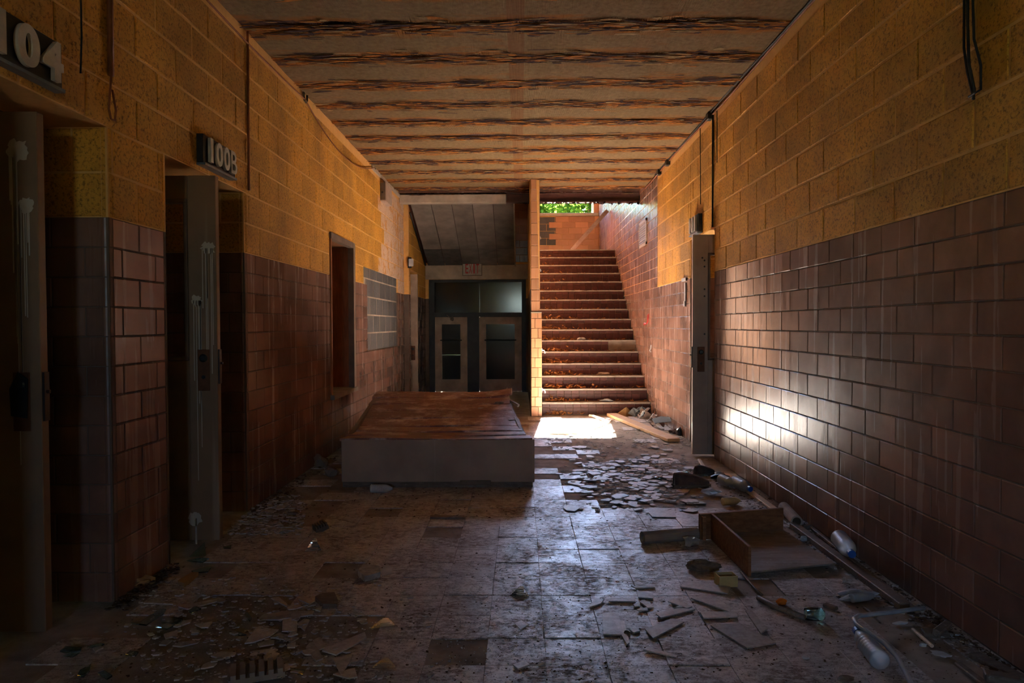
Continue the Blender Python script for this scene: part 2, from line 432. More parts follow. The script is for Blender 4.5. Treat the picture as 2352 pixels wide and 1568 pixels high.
def core(mb, axis, a, thick, s0, s1, h0, h1, holes=()):
    """solid wall behind the pieces, cut into boxes round its openings; a = face plane, thick signed"""
    ss = sorted({s0, s1, *[x for h in holes for x in h[:2] if s0 < x < s1]}); hh = sorted({h0, h1, *[x for h in holes for x in h[2:] if h0 < x < h1]})
    for i in range(len(ss) - 1):
        for j in range(len(hh) - 1):
            sc, hc = (ss[i] + ss[i+1])/2, (hh[j] + hh[j+1])/2
            if any(h[0] < sc < h[1] and h[2] < hc < h[3] for h in holes): continue
            lo, hi = min(a, a + thick), max(a, a + thick)
            if axis == 'x': mb.bx(lo, hi, ss[i], ss[i+1], hh[j], hh[j+1])
            else: mb.bx(ss[i], ss[i+1], lo, hi, hh[j], hh[j+1])
    return mb
BN = {}
def bullnose(parent, x, y, sx, sy, h0, h1, ch, mat, name='bullnose_tile', r=.03):
    """rounded corner pieces; the solid lies towards (sx, sy) from the corner"""
    n = int(round((h1 - h0)/ch))
    for k in range(n):
        hh = min(ch, h1 - h0 - k*ch) - .005; key = (sx, sy, round(hh, 3), mat, r)
        if key not in BN:
            pts = [(r, r), (r, 0)] + [(r - r*math.sin(t), r - r*math.cos(t)) for t in [i*math.pi/12 for i in range(1, 6)]] + [(0, r)]
            pts = [(px*sx, py*sy) for px, py in pts]
            if sx*sy > 0: pts = pts[::-1]
            me = MB().prism(pts, hh).mesh('bullnose', mat); BN[key] = me
        inst(name, BN[key], parent, (x, y, h0 + k*ch + .0025))

# ------------------------------------------------------------------ floor
S9 = .2286; FX0, FY0 = .09, 2.86
o = MB().bx(XL - 1.0, XR + 1.0, -7.0, 17.2, -.12, -.006).build('floor', 'slab'); struct(o); FLOOR = o
def gone(x, y):
    """where the vinyl tiles have lifted"""
    q = random.random()
    if 4.9 < y < 9.2 and .45 < x: return q < .86
    if 5.6 < y < 7.6 and .1 < x: return q < .6
    if y > 9.2: return q < .5
    if 3.0 < y < 4.0 and x > .9: return q < .42
    if y < 3.4 and -1.6 < x < -.55: return q < .7
    if 4.2 < y < 6 and x < -1.2: return q < .75
    if x < -1.5 or x > 1.55: return q < .45
    return q < .035
tiles = []
for i in range(-9, 9):
    for j in range(-5, 32):
        x0, y0 = FX0 + i*S9, FY0 + j*S9
        a, b, c, d = max(x0, XL), min(x0 + S9, XR), y0, min(y0 + S9, 9.84)
        if b - a < .03 or d - c < .03 or gone((a + b)/2, (c + d)/2): continue
        if -1.4 < (a+b)/2 < -.05 and 5.75 < (c+d)/2 < 7.7: continue        # under the platform
        tiles.append((a, b, c, d))
def seen(t):
    x, y = (t[0] + t[1])/2, (t[2] + t[3])/2
    return y > 2.42 and abs(x) < y*.74
vis = sorted([t for t in tiles if seen(t)], key=lambda t: t[2]); rest = [t for t in tiles if not seen(t)] + vis[295:]
FM = {}
def ftile(w, l):
    key = (round(w, 3), round(l, 3))
    if key not in FM:
        b = .0012; x, y = w/2 - .0008, l/2 - .0008; vs = []
        for xx, yy, zz in ((x, y, -.006), (x, y, -.001), (x - b, y - b, 0)): vs += [(-xx, -yy, zz), (xx, -yy, zz), (xx, yy, zz), (-xx, yy, zz)]
        fs = [(8, 9, 10, 11)] + [(q + i, q + (i+1) % 4, q + 4 + (i+1) % 4, q + 4 + i) for q in (0, 4) for i in range(4)]
        me = bpy.data.meshes.new('floor_tile'); me.from_pydata(vs, [], fs); me.update(); me.materials.append(MATS['floor_tile']); FM[key] = me
    return FM[key]
for a, b, c, d in vis[:295]:
    lift = random.random() < .12
    inst('floor_tile', ftile(b - a, d - c), FLOOR, ((a+b)/2 + random.uniform(-.001, .001), (c+d)/2 + random.uniform(-.001, .001), random.uniform(-.0008, .0008) + (.003 if lift else 0)),
         (random.uniform(-.012, .012)*lift, random.uniform(-.012, .012)*lift, random.uniform(-.004, .004) + random.uniform(-.03, .03)*lift))
mb = MB()
for a, b, c, d in rest: mb.bx(a + .001, b - .001, c + .001, d - .001, -.006, random.uniform(-.0008, .0008))
mb.build('floor_tiles_remaining', 'floor_tile', FLOOR)['kind'] = 'stuff'

# ------------------------------------------------------------------ right wall
G, BG = .005, .009
DT, DB = .014, .016                                    # how far pieces stand proud of the mortar
D1, D2 = 6.75, 7.69                                    # doorway in the right wall
NEAR = 1.0
def dado(w, face, at, s0, s1, holes=(), phase=0.0, top=TTOP, mat='brown_tile'):
    courses(w, face, at, s0, s1, 0, top, TC, TLN, G, DT, .0035, mat, 'glazed_tile', holes, phase)
def blocks(w, face, at, s0, s1, h0=TTOP, h1=HC, holes=(), phase=0.0, matfn=None):
    courses(w, face, at, s0, s1, h0, h1, BC, BLN, BG, DB, .006, 'orange_block', 'concrete_block', holes, phase, .0018, matfn)
CT = .0045
mb = MB(); core(mb, 'x', XR + CT, .85, -7.0, D1, 0, HC + .2); core(mb, 'x', XR + CT, .85, D1, D2, LINT, HC + .2)
WR = struct(mb.build('wall_right', 'mortar'))
dado(WR, 'R', XR, NEAR, D1 - .03, phase=5.7663 - .3048*8)
blocks(WR, 'R', XR, NEAR, D2, holes=[(D1 - .03, D2 + 1, 0, LINT)], phase=.06)
bullnose(WR, XR, D1, 1, -1, 0, TTOP, TC, 'brown_tile')
bullnose(WR, XR, D1, 1, -1, TTOP, LINT, BC, 'orange_block', 'bullnose_block')
mb = MB(); core(mb, 'x', XR + CT, .85, D2 + CT, 9.54, 0, HC + .2)
WRF = struct(mb.build('wall_right_beyond_door', 'mortar'))
dado(WRF, 'R', XR, D2 + .03, 9.54, phase=.1)
blocks(WRF, 'R', XR, D2, 9.54, holes=[(D2 - 1, D2 + .03, 0, LINT)], phase=.06)
# the far reveal of the doorway faces the camera
dado(WRF, 'F', D2, XR + .03, XR + .80); blocks(WRF, 'F', D2, XR + .03, XR + .80, TTOP, LINT)
bullnose(WRF, XR, D2, 1, 1, 0, TTOP, TC, 'brown_tile'); bullnose(WRF, XR, D2, 1, 1, TTOP, LINT, BC, 'orange_block', 'bullnose_block')
mb = MB().bx(XR + .84, XR + 1.0, D1 - .3, D2 + .3, 0, LINT + .3)
struct(mb.build('wall_right_recess', 'core'))
# stair wall, glazed to the top
mb = MB(); core(mb, 'x', XR + CT, .3, 9.54, 17.0, 0, 6.3)
WS = struct(mb.build('wall_stair_right', 'mortar'))
def stair_h(y): return max(0, (y - 9.85)/.256*.17 - .2) if y < 13.9 else 2.55
courses(WS, 'R', XR, 9.54, 14.0, 0, 30*TC, TC, TLN, G, DT, .0035, 'brown_tile', 'glazed_tile', matfn=lambda s, h: None if h < stair_h(s) else 'brown_tile', phase=.1)
mb = MB()
for k in range(19, 44):
    for i in range(10):
        y0 = 14.0 + i*TLN - (TLN/2 if k % 2 else 0); a, b = max(14.0, y0), min(16.7, y0 + TLN)
        if b - a > .03: mb.bx(XR, XR + DT, a + G/2, b - G/2, k*TC + G/2, (k+1)*TC - G/2)
mb.build('upper_glazed_tiles', 'brown_tile', WS)['kind'] = 'stuff'

# ------------------------------------------------------------------ left wall
A1, A2, A3, A4 = 2.16, 3.225, 3.755, 4.82              # doorways 104 and 100B with the pier between
V1, V2, VS = 6.975, 7.95, 4*TC                         # wall opening
LE = 11.42
PH = (8.48, 10.85, 7*TC, 2.065)                        # stripped patch
holes = [(A1, A2, -1, LINT), (A3, A4, -1, LINT), (V1, V2, VS, LINT)]; choles = [(-6.6, -4.2, 1.0, 2.9), (A1, A2 + CT, -1, LINT), (A3, A4 + CT, -1, LINT), (V1, V2, VS, LINT)]  # first core hole is for the added side window
mb = MB(); core(mb, 'x', XL - CT, -.85, -7.0, LE, 0, HC + .2, choles + [PH])
mb.bx(XL - .85, XL - .03, PH[0], PH[1], PH[2], PH[3])
WLF = struct(mb.build('wall_left', 'mortar'))
def lefthole(e): return [(a - e, b + e, h0, h1) for a, b, h0, h1 in holes]
PT = (8.68, 10.85, PH[2], PH[3]); PB = (8.48, 10.85, PH[2], PH[3])
dado(WLF, 'L', XL, NEAR, LE, lefthole(.03)[:2] + [holes[2], PT], phase=.13)
def leftmat(s, h):
    edge = 9.55 + .16*math.sin(h*6) - max(0, 2.5 - h)*.2
    return 'peeled_block' if s > edge and h > 1.8 else 'orange_block'
blocks(WLF, 'L', XL, NEAR, LE, holes=lefthole(.03)[:2] + [holes[2], PB], phase=.02, matfn=leftmat)
for yy, sy in ((A2, 1), (A3, -1), (A4, 1)):
    bullnose(WLF, XL, yy, -1, sy, 0, TTOP, TC, 'brown_tile'); bullnose(WLF, XL, yy, -1, sy, TTOP, LINT, BC, 'orange_block', 'bullnose_block')
for yy in (A2, A4):
    dado(WLF, 'F', yy, XL - .80, XL - .03); blocks(WLF, 'F', yy, XL - .80, XL - .03, TTOP, LINT)
# blocks laid bare in the stripped patch
MB().bx(XL - .034, XL - .0285, PH[0], PH[1], PH[2], PH[3]).build('patch_mortar', 'plaster', WLF)
rh = (PH[3] - PH[2])/5
for k in range(5):
    s0 = PH[0] if k > 3 else PT[0]; off = .2 if k % 2 else 0
    i = math.floor((s0 - off)/BLN)
    while off + i*BLN < PH[1]:
        a, b = max(s0, off + i*BLN), min(PH[1], off + (i + 1)*BLN); i += 1
        if b - a > .03: inst('bare_block', piece_mesh(b - a - .032, rh - .018, .006, .002, 'grey_block'), WLF, (XL - .03, (a + b)/2, PH[2] + (k + .5)*rh), (0, 0, math.pi/2))
mb = MB().bx(XL - 1.0, XL - .84, 1.5, 5.4, 0, LINT + .3)
struct(mb.build('wall_left_recess', 'core'))
# wall opening with a wooden frame
o = MB().bx(XL - .80, XL + .012, V1 - .002, V1 + .035, VS + .04, LINT).bx(XL - .80, XL + .012, V2 - .035, V2 + .002, VS + .04, LINT)\
    .bx(XL - .80, XL + .012, V1, V2, LINT - .035, LINT + .002).build('window_2', 'jamb_wood'); struct(o); W2 = o
MB().bx(XL - .80, XL + .04, V1 - .02, V2 + .02, VS - .004, VS + .04).build('sill', 'concrete', W2)
MB().bx(XL - .04, XL + .022, V2 - .075, V2 + .01, VS + .03, LINT).bx(XL - .04, XL + .02, V1 - .012, V2 + .01, LINT - .05, LINT + .01).build('casing', 'frame_paint', W2)
MB().bx(XL - .50, XL - .46, V1 + .035, V2 - .035, VS + .04, LINT - .09).build('closing_board', 'jamb_wood', W2)
MB().bx(XL - .44, XL - .36, V1 + .04, V2 - .04, LINT - .13, LINT - .04).build('roller_shutter', 'grey_pipe', W2)

# ------------------------------------------------------------------ wall at the end on the left, exit wall
VX, EY = -1.79, 13.4
B1, B2 = 11.58, 12.32
vh = [(B1, B2, -1, LINT)]
mb = MB(); core(mb, 'x', VX - CT, -.9, LE, EY + .2, 0, 3.45, [(B1, B2 + CT, -1, LINT)]); mb.bx(VX - 1.1, VX - .88, B1 - .3, B2 + .3, 0, LINT + .3)
WV = struct(mb.build('wall_left_vestibule', 'mortar'))
dado(WV, 'L', VX, LE + .03, EY, vh, phase=.2); blocks(WV, 'L', VX, LE + .03, EY, holes=vh, phase=.1)
bullnose(WV, VX, LE, -1, 1, 0, TTOP, TC, 'brown_tile'); bullnose(WV, VX, LE, -1, 1, TTOP, HC, BC, 'peeled_block', 'bullnose_block')
dado(WV, 'F', B2, VX - .8, VX); blocks(WV, 'F', B2, VX - .8, VX, TTOP, LINT)
struct(MB().bx(VX - .9, VX, EY + .2, 17.0, 0, 6.3).bx(VX - .9, VX, 11.0, EY + .2, 3.45, 6.3).build('wall_landing_left', 'brown_tile'))
DW0, DW1 = .137, .287
EX0, EX1, ETOP = -1.73, .095, 2.12
mb = MB(); core(mb, 'y', EY + .01, .22, VX - .1, DW0, 0, 2.6, [(EX0, EX1, -1, ETOP)]); mb.bx(-.14, DW0, EY + .01, EY + .3, 2.6, 4.3)
WE = struct(mb.build('wall_exit', 'mortar'))
courses(WE, 'F', EY, -.14, DW0, 18*TC, 31*TC, TC, TLN, G, DT, .0035, 'tan_tile', 'glazed_tile', phase=-.02, matfn=lambda s, h: 'brown_tile' if h < 2.85 else 'tan_tile')  # lit upper part and dim lower part put into the tile colours
MB().bevbox(((VX + DW0)/2, EY + .0, (ETOP + 2.40)/2), (DW0 - VX - .004, .07, .28 - .004), .006).build('lintel', 'plaster', WE)

# soffit of the upper flight over the exit
so_ = empty('ceiling_soffit'); struct(so_)
SY0, SZ0, SY1, SZ1 = 11.16, 3.24, 13.38, 2.40
sl_ = math.atan2(SZ1 - SZ0, SY1 - SY0); L_ = math.hypot(SY1 - SY0, SZ1 - SZ0); mrot = Euler((sl_, 0, 0)).to_matrix()
MB().box((-.945, (SY0 + SY1)/2, (SZ0 + SZ1)/2 + .14), (1.69, L_ + .1, .20), mrot).build('slab', 'quarry_tile', so_)
for i in range(5):
    w = 1.63/5; xc = -1.74 + w*(i + .5)
    for j, (a, b) in enumerate(((0, .72), (.72, 1.0))):
        t = (a + b)/2; c = Vector((xc, SY0 + (SY1 - SY0)*t, SZ0 + (SZ1 - SZ0)*t)) + mrot @ Vector((0, 0, -.012 + random.uniform(-.003, .003)))
        MB().bevbox(c, (w - .008, L_*(b - a) - .008, .022), .003, mrot).build('soffit_panel', 'soffit_dark' if (i < 2 and j) else 'soffit_board', so_)
MB().box((-.105, (SY0 + SY1)/2, (SZ0 + SZ1)/2), (.02, L_, .10), mrot).build('edge_bead', 'plaster', so_)

# ------------------------------------------------------------------ wall between the stairs and the exit passage
struct(MB().bx(DW0, DW1 - .05, 11.13, 13.89, HC, 4.6).build('wall_stair_balustrade', 'brown_tile'))
mb = MB().bx(DW0, DW1 - .03, 9.90, 13.89, 0, HC).bx(DW0, DW1 - .008, 9.862, 13.89, 0, 1.43)
WD = struct(mb.build('wall_stair_left', 'mortar'))
WT = DW1 - DW0; LT = .1355; k = 0
while k*LT < 1.42:
    z0, z1 = k*LT, min(1.43, (k+1)*LT); cut = DW0 + WT*(.36 if k % 2 else .64)
    for a, b in ((DW0, cut), (cut, DW1)):
        inst('glazed_tile', piece_mesh(b - a - .004, z1 - z0 - .004, DT, .0035, 'tan_tile'), WD, ((a + b)/2, 9.85 + DT, (z0 + z1)/2))
    k += 1
for k in range(12):
    z0 = 1.445 + k*.1525; xr = .262 - (z0 - 1.43)/1.8*.045
    inst('upper_glazed_tile', piece_mesh(xr - DW0 - .004, .1525 - .004, DT + .004, .004, 'tan_tile'), WD, ((DW0 + xr)/2, 9.875 + DT, z0 + .076))
courses(WD, 'L', DW1, 9.88, 13.88, 0, 10*TC, TC, TLN, .004, .010, .003, 'tan_tile', 'side_tile', matfn=lambda s, h: None if h < stair_h(s) else 'tan_tile')
courses(WD, 'L', DW1 - .022, 9.92, 13.88, 11*TC, 24*TC, TC, TLN, .004, .008, .003, 'tan_tile', 'upper_side_tile', matfn=lambda s, h: None if h < stair_h(s) else 'tan_tile')
MB().bevbox(((DW0 + DW1)/2, 9.9, 1.437), (WT, .10, .014), .004).build('ledge', 'plaster', WD)
MB().bx(DW0 - .008, DW0, 9.9, 13.38, 0, HC).build('passage_face', 'mortar', WD)

# ------------------------------------------------------------------ stairwell shell
LY = 16.73; WB, WT2, WXR = 3.863, 5.77, 1.70
mb = MB(); core(mb, 'y', LY + .015, .22, XL - .1, XR + .1, 2.5, 6.3, [(.36, WXR, WB, WT2)])
WK = struct(mb.build('wall_landing', 'mortar'))
def landmat(s, h):
    if s < .80 - .10*(h > 3.66) - .14*(h < 3.25) and 3.14 < h < 3.80: return None
    return 'landing_tile'
courses(WK, 'F', LY, VX, XR, 20*TC, 28*TC, TC, TLN, .005, DT, .003, 'landing_tile', 'glazed_tile', phase=.05, matfn=landmat)
for k, z in enumerate((3.12, 3.285, 3.45, 3.615)):
    off = .2 if k % 2 else 0
    for i in range(-1, 3):
        a, b = max(.2, off + i*.4 - .2), min(.86, off + (i+1)*.4 - .2)
        if b - a > .04: inst('bare_block', piece_mesh(b - a - .007, .159, .004, .002, 'grey_block'), WK, ((a + b)/2, LY + .017, z + .082))
MB().bevbox(((VX + XR)/2, LY + .06, WB - .035), (XR - VX, .22, .07), .008).build('coping', 'plaster', WK)
o = MB().bx(WXR - .005, WXR + .10, LY - .02, LY + .24, WB, WT2 + .06).bx(.36, WXR, LY + .0, LY + .24, WT2 - .03, WT2 + .06)\
    .bx(.30, .36, LY, LY + .24, WB, WT2).build('window_1', 'landing_tile'); struct(o)
MB().bx(WXR - .03, WXR - .004, LY + .14, LY + .2, WB, WT2 - .03).bx(.36, WXR, LY + .14, LY + .2, WT2 - .06, WT2 - .03).build('window_frame', 'plaster', o)
struct(MB().bx(XL - .1, XR + .2, 11.0, 17.0, 6.3, 6.5).build('ceiling_stairwell', 'soffit_board'))
struct(MB().bx(XL - .1, XR + .2, 10.98, 11.12, HC + .02, 6.3).build('wall_stairwell_front', 'brown_tile'))
struct(MB().bx(XL, XR, 13.90, LY + .02, 2.52, 2.715).build('floor_landing', 'quarry_tile'))
struct(MB().bx(DW0, DW1, 13.9, LY + .2, 0, 2.52).build('wall_under_landing', 'concrete'))

# ------------------------------------------------------------------ ceiling
o = MB().bx(XL - .02, XR + .02, -7.0, 11.0, HC + .045, HC + .25).build('ceiling', 'core'); struct(o); CE = o
PW = .566; Y00 = 4.838
ks = range(-6, 11)
bm_ = MB()
pan = MB(); pw, px = PW/2 - .012, (XR - XL)/2 - .004; NX = 14
prof = [(-pw, .04), (-pw, .006), (-pw + .02, .0), (-pw*.5, -.004), (0, -.006), (pw*.5, -.004), (pw - .02, .0), (pw, .006), (pw, .04)]
vs = [(-px + 2*px*i/NX, y, z) for i in range(NX + 1) for y, z in prof]; n_ = len(prof)
pan.add(vs, [(i*n_ + j + 1, i*n_ + j, (i + 1)*n_ + j, (i + 1)*n_ + j + 1) for i in range(NX) for j in range(n_ - 1)])
pm = pan.mesh('ceiling_panel', 'ceiling_board'); teem = MB().bx(-px, px, -.032, .032, 0, .010).bx(-px, px, -.004, .004, -.004, 0).mesh('seam_bar', 'rust')
for k in ks:
    yc = Y00 + PW*(k + .5)
    if yc + PW/2 > 11.05: break
    inst('ceiling_panel', pm, CE, ((XL + XR)/2, yc, HC + random.uniform(-.003, .003)), (random.uniform(-.004, .004), 0, 0))
for k in range(-6, 12): inst('seam_bar', teem, CE, ((XL + XR)/2, Y00 + PW*k, HC - .006), (0, 0, 0))
fl = {'flake_dark': MB(), 'flake_orange': MB(), 'flake_pale': MB()}
rg = random.Random(3)
for k in range(-3, 12):
    y0 = Y00 + PW*k
    dens = 420
    for _ in range(dens):
        x = rg.uniform(XL + .05, XR - .05); side = rg.choice((-1, 1)); w = abs(rg.gauss(0, .055))
        y = y0 + side*(.01 + w)
        if y > 10.98: continue
        far = abs(x - .0)/1.8
        pick = rg.random(); key = 'flake_dark' if pick < .40 + .2*(side < 0) else ('flake_orange' if pick < .80 else 'flake_pale')
        lx, ly = rg.uniform(.03, .24), rg.uniform(.006, .03)
        n = 10; pts = []
        for j in range(n):
            a = 2*math.pi*j/n + rg.uniform(-.25, .25); q = rg.uniform(.45, 1.15); pts.append((q*lx/2*math.cos(a), q*ly/2*math.sin(a)))
        m = Matrix.Translation((x, y, HC - .006 - rg.uniform(.001, .012))) @ Euler((rg.uniform(-.25, .25), rg.uniform(-.06, .06), rg.uniform(-.1, .1))).to_matrix().to_4x4()
        fl[key].prism(pts, .002, m)
for key, mb in fl.items(): mb.build('peeling_' + key, key, CE)['kind'] = 'stuff'

# beam across the end of the corridor, plaster on the left, bare steel on the right
be = empty('trim_1'); struct(be)
xs = DP(1163, 457, 11.0).x
MB().bevbox(((XL + xs)/2, 11.06, 3.205), (xs - XL, .14, .135), .01).build('plaster_casing', 'plaster', be)
MB().bx(xs, XR, 11.03, 11.045, 3.155, HC + .03).bx(xs, XR, 10.98, 11.10, 3.140, 3.155).bx(xs, XR, 10.98, 11.10, HC, HC + .015).build('steel_beam', 'steel_beam', be)
mb = MB(); rg = random.Random(5)
for _ in range(190):
    x = rg.uniform(xs + .25, XR - .02); a = rg.uniform(0, 6.28); q = rg.uniform(.008, .03 if x < 1.5 else .05)
    m = Matrix.Translation((x, 11.0 + rg.uniform(-.03, .05), 3.14 - rg.uniform(-.004, .02))) @ Euler((rg.uniform(-1, 1), rg.uniform(-1, 1), a)).to_matrix().to_4x4()
    mb.prism([(-q, -q*.4), (q*.8, -q*.6), (q, q*.3), (-q*.2, q*.6)], .003, m)
mb.build('hanging_flakes', 'flake_dark', be)['kind'] = 'stuff'
# edge mouldings where the ceiling meets the walls
struct(MB().bx(XL, XL + .018, 8.97, 11.0, HC - .05, HC).build('trim_2', 'plaster'))
# corridor end behind the camera
mb = MB(); core(mb, 'y', -7.0, -.2, XL - .9, XR + .9, 0, HC + .2, [(-.47, .47, 1.88, 2.62)]); struct(mb.build('wall_back', 'orange_block'))
struct(MB().bx(-.47, -.44, -7.16, -7.06, 1.88, 2.62).bx(.44, .47, -7.16, -7.06, 1.88, 2.62).bx(-.44, .44, -7.16, -7.06, 2.59, 2.62).bx(-.44, .44, -7.16, -7.06, 1.88, 1.91).build('window_added_end', 'frame_paint'))  # unseen end window, added to let cool fill light in
RW = (-6.6, -4.2, 1.0, 2.9)                            # side window added out of view to bounce soft light off the opposite wall
y_ = [RW[0], -5.4, RW[1]]
mb = MB()
for y in y_: mb.bx(XL - .80, XL - .70, y - .03, y + .03, RW[2], RW[3])
mb.bx(XL - .80, XL - .70, RW[0], RW[1], RW[2] - .02, RW[2] + .04).bx(XL - .80, XL - .70, RW[0], RW[1], RW[3] - .04, RW[3] + .02)
struct(mb.build('window_added_side', 'frame_paint'))

# ------------------------------------------------------------------ stairs
ST = empty('staircase', ((DW1 + XR)/2, 10.05, 0)); tag(ST, 'straight flight of red quarry-tiled steps with pale worn nosings and leaf litter', 'stairs')
RS, TR, SY = .17, .256, 10.05; NTL = 14; SX0, SX1 = DW1 + .008, XR - .004; TW = (SX1 - SX0)/NTL
up_m = piece_mesh(TW - .004, .049, .012, .003, 'quarry_tile'); lo_m = piece_mesh(TW - .004, .092, .012, .003, 'quarry_tile')
for k in range(16):
    y, h = SY + TR*k, RS*(k + 1)
    sp = MB().bx(SX0, SX1, y + .010, y + TR + .03, h - RS - .02, h - .012).build('step', 'concrete', ST)
    mb = MB(); n = 26                                                       # chipped nosing
    for i in range(n):
        a, b = SX0 + (SX1 - SX0)*i/n, SX0 + (SX1 - SX0)*(i + 1)/n; q = random.uniform(0, .006)*(random.random() < .4)
        mb.bx(a, b, y - .012 + q, y + .07, h - .021, h - q*.6)
    mb.build('nosing', 'nosing', sp)
    MB().bx(SX0, SX1, y + .07, y + TR + .012, h - .014, h - .003).build('tread', 'quarry_tile' if k % 2 else 'concrete', sp)
    for i in range(NTL):
        xc = SX0 + TW*(i + .5)
        if k == 5 and i > 9: continue
        inst('nosing_tile', up_m, sp, (xc, y + .012, h - .048)); inst('riser_tile', lo_m, sp, (xc, y + .012, h - .122))
rg = random.Random(11)
def leafpoly(rg, q):
    return [(-q, 0), (-q*.3, -q*rg.uniform(.3, .6)), (q*.5, -q*rg.uniform(.2, .5)), (q, 0), (q*.4, q*rg.uniform(.2, .6)), (-q*.4, q*rg.uniform(.2, .5))]
mb = MB()
for k in range(15):
    y, h = SY + TR*k, RS*(k + 1)
    for _ in range(150 if k < 8 else 40):
        left = rg.random() < .62
        x = SX0 + .05 + (abs(rg.gauss(0, .25)) if left else rg.uniform(0, 1.46)); x = min(x, XR - .04)
        q = rg.uniform(.012, .036); z = h + .006 + (abs(rg.gauss(0, .022)) if left else rg.uniform(0, .010))
        m = Matrix.Translation((x, y + TR - .03 - abs(rg.gauss(0, .06)), z)) @ Euler((rg.uniform(-.9, .9), rg.uniform(-.7, .7), rg.uniform(0, 6.3))).to_matrix().to_4x4()
        mb.prism(leafpoly(rg, q), .0015, m)
for _ in range(60):
    q = rg.uniform(.012, .034)
    m = Matrix.Translation((SX0 + abs(rg.gauss(0, .22)) + .05, 10.02 - abs(rg.gauss(0, .04)), .012 + abs(rg.gauss(0, .02)))) @ Euler((rg.uniform(-.9, .9), rg.uniform(-.7, .7), rg.uniform(0, 6.3))).to_matrix().to_4x4()
    mb.prism(leafpoly(rg, q), .0015, m)
tag(mb.build('leaf_litter', 'dry_leaf'), 'brown dry leaf litter heaped on the stair treads', 'leaf litter', kind='stuff')
for i, (px, py, k, q, lab) in enumerate(((1440, 890, 2, .13, 'pale crumpled rag lying on the third stair tread'), (1398, 922, 0, .12, 'flat white scrap lying on the lowest stair tread'), (1458, 806, 5, .10, 'grey paper scrap on a stair tread beside bare riser'))):
    h = RS*(k + 1); p = FL(px, py, h + .02); p.y = SY + TR*k + .13
    o = MB().blob((p.x, p.y, h + .02), (q*1.4, .10, .045), 40 + i, .3, 2).build('crumpled_scrap', 'white_scrap' if i else 'vent_metal'); tag(settle(o), lab, 'scrap')
for i, (px, py) in enumerate(((1248, 543), (1250, 617), (1247, 805), (1247, 896))):       # broken brackets of the lost handrail
    p = DP(px, py, 10.0 + (1.0 if i < 2 else 0)); x0 = DW1 - .03 if i < 2 else DW1
    o = MB().tube([(x0, p.y, p.z), (x0 + .035, p.y, p.z + .003), (x0 + .05, p.y, p.z - .025), (x0 + .045, p.y, p.z - .04)], .008, 6).box((x0 + .004, p.y, p.z), (.008, .05, .05)).build('rail_bracket', 'white_scrap')
    tag(settle(o), 'white broken handrail bracket on the wall end beside the stairs', 'bracket', 'broken handrail brackets')
# loose handrail leaning on the landing
a, b = Vector((1.02, 14.60, 2.76)), Vector((1.78, 14.72, 3.60)); d = (b - a).normalized()
yv = (Vector((0, 1, 0)) - d*d.y).normalized(); zv = d.cross(yv)
o = MB().box((a + b)/2, ((b - a).length, .022, .08), Matrix((d, yv, zv)).transposed()).build('handrail', 'old_wood')
tag(settle(o), 'long dark handrail leaning against the glazed wall on the stair landing', 'handrail')
# vent grille
vt = WL(1468, 518, XR); V0, V1_, H0, H1 = 10.33, 10.98, 2.42, 2.80
vg = empty('vent_grille', (XR, (V0 + V1_)/2, H0)); tag(vg, 'square louvred vent grille set in the glazed stair wall', 'vent')
MB().bx(XR - .014, XR + .002, V0, V1_, H0, H0 + .04).bx(XR - .014, XR + .002, V0, V1_, H1 - .04, H1).bx(XR - .014, XR + .002, V0, V0 + .05, H0, H1).bx(XR - .014, XR + .002, V1_ - .05, V1_, H0, H1).build('frame', 'vent_metal', vg)
MB().bx(XR - .004, XR + .001, V0 + .04, V1_ - .04, H0 + .03, H1 - .03).build('backing', 'black_plastic', vg)
for i in range(9):
    z = H0 + .055 + i*(H1 - H0 - .11)/8
    MB().box((XR - .008, (V0 + V1_)/2, z), (.012, V1_ - V0 - .09, .005), (0, .6, 0)).build('louvre', 'vent_metal', vg)
# red hook and pull on the tiled wall
p = WL(1490, 742, XR)
hk = MB().tube([(XR - .012, p.y, p.z + .12), (XR - .014, p.y, p.z + .02), (XR - .03, p.y + .03, p.z - .01), (XR - .045, p.y + .10, p.z), (XR - .035, p.y + .16, p.z - .02)], .011, 6).box((XR - .005, p.y, p.z + .10), (.01, .04, .07)).build('wall_hook', 'red_paint')
tag(settle(hk), 'red metal hook fixed to the tiled wall beside the stairs', 'hook')
p = WL(1497, 800, XR)
hk = MB().tube([(XR - .01, p.y, p.z + .05), (XR - .014, p.y, p.z), (XR - .03, p.y, p.z - .03), (XR - .012, p.y, p.z - .05)], .007, 6).build('wall_fitting', 'grey_pipe')
tag(settle(hk), 'small grey broken fitting on the tiled wall below the red hook', 'fitting')
p = WL(1576, 670, XR)
hk = MB().box((XR - .008, p.y, p.z), (.016, .05, .20)).box((XR - .012, p.y + .01, p.z - .13), (.02, .04, .06)).build('door_closer_bracket', 'grey_pipe')
tag(settle(hk), 'broken grey strike bracket on the tiled wall beside door 101', 'bracket')
p = WL(1574, 642, XR)
hk = MB().box((XR - .01, p.y, p.z), (.02, .20, .035)).build('wall_bracket', 'grey_pipe'); tag(settle(hk), 'short white metal bracket at the top of the tile dado beside door 101', 'bracket')

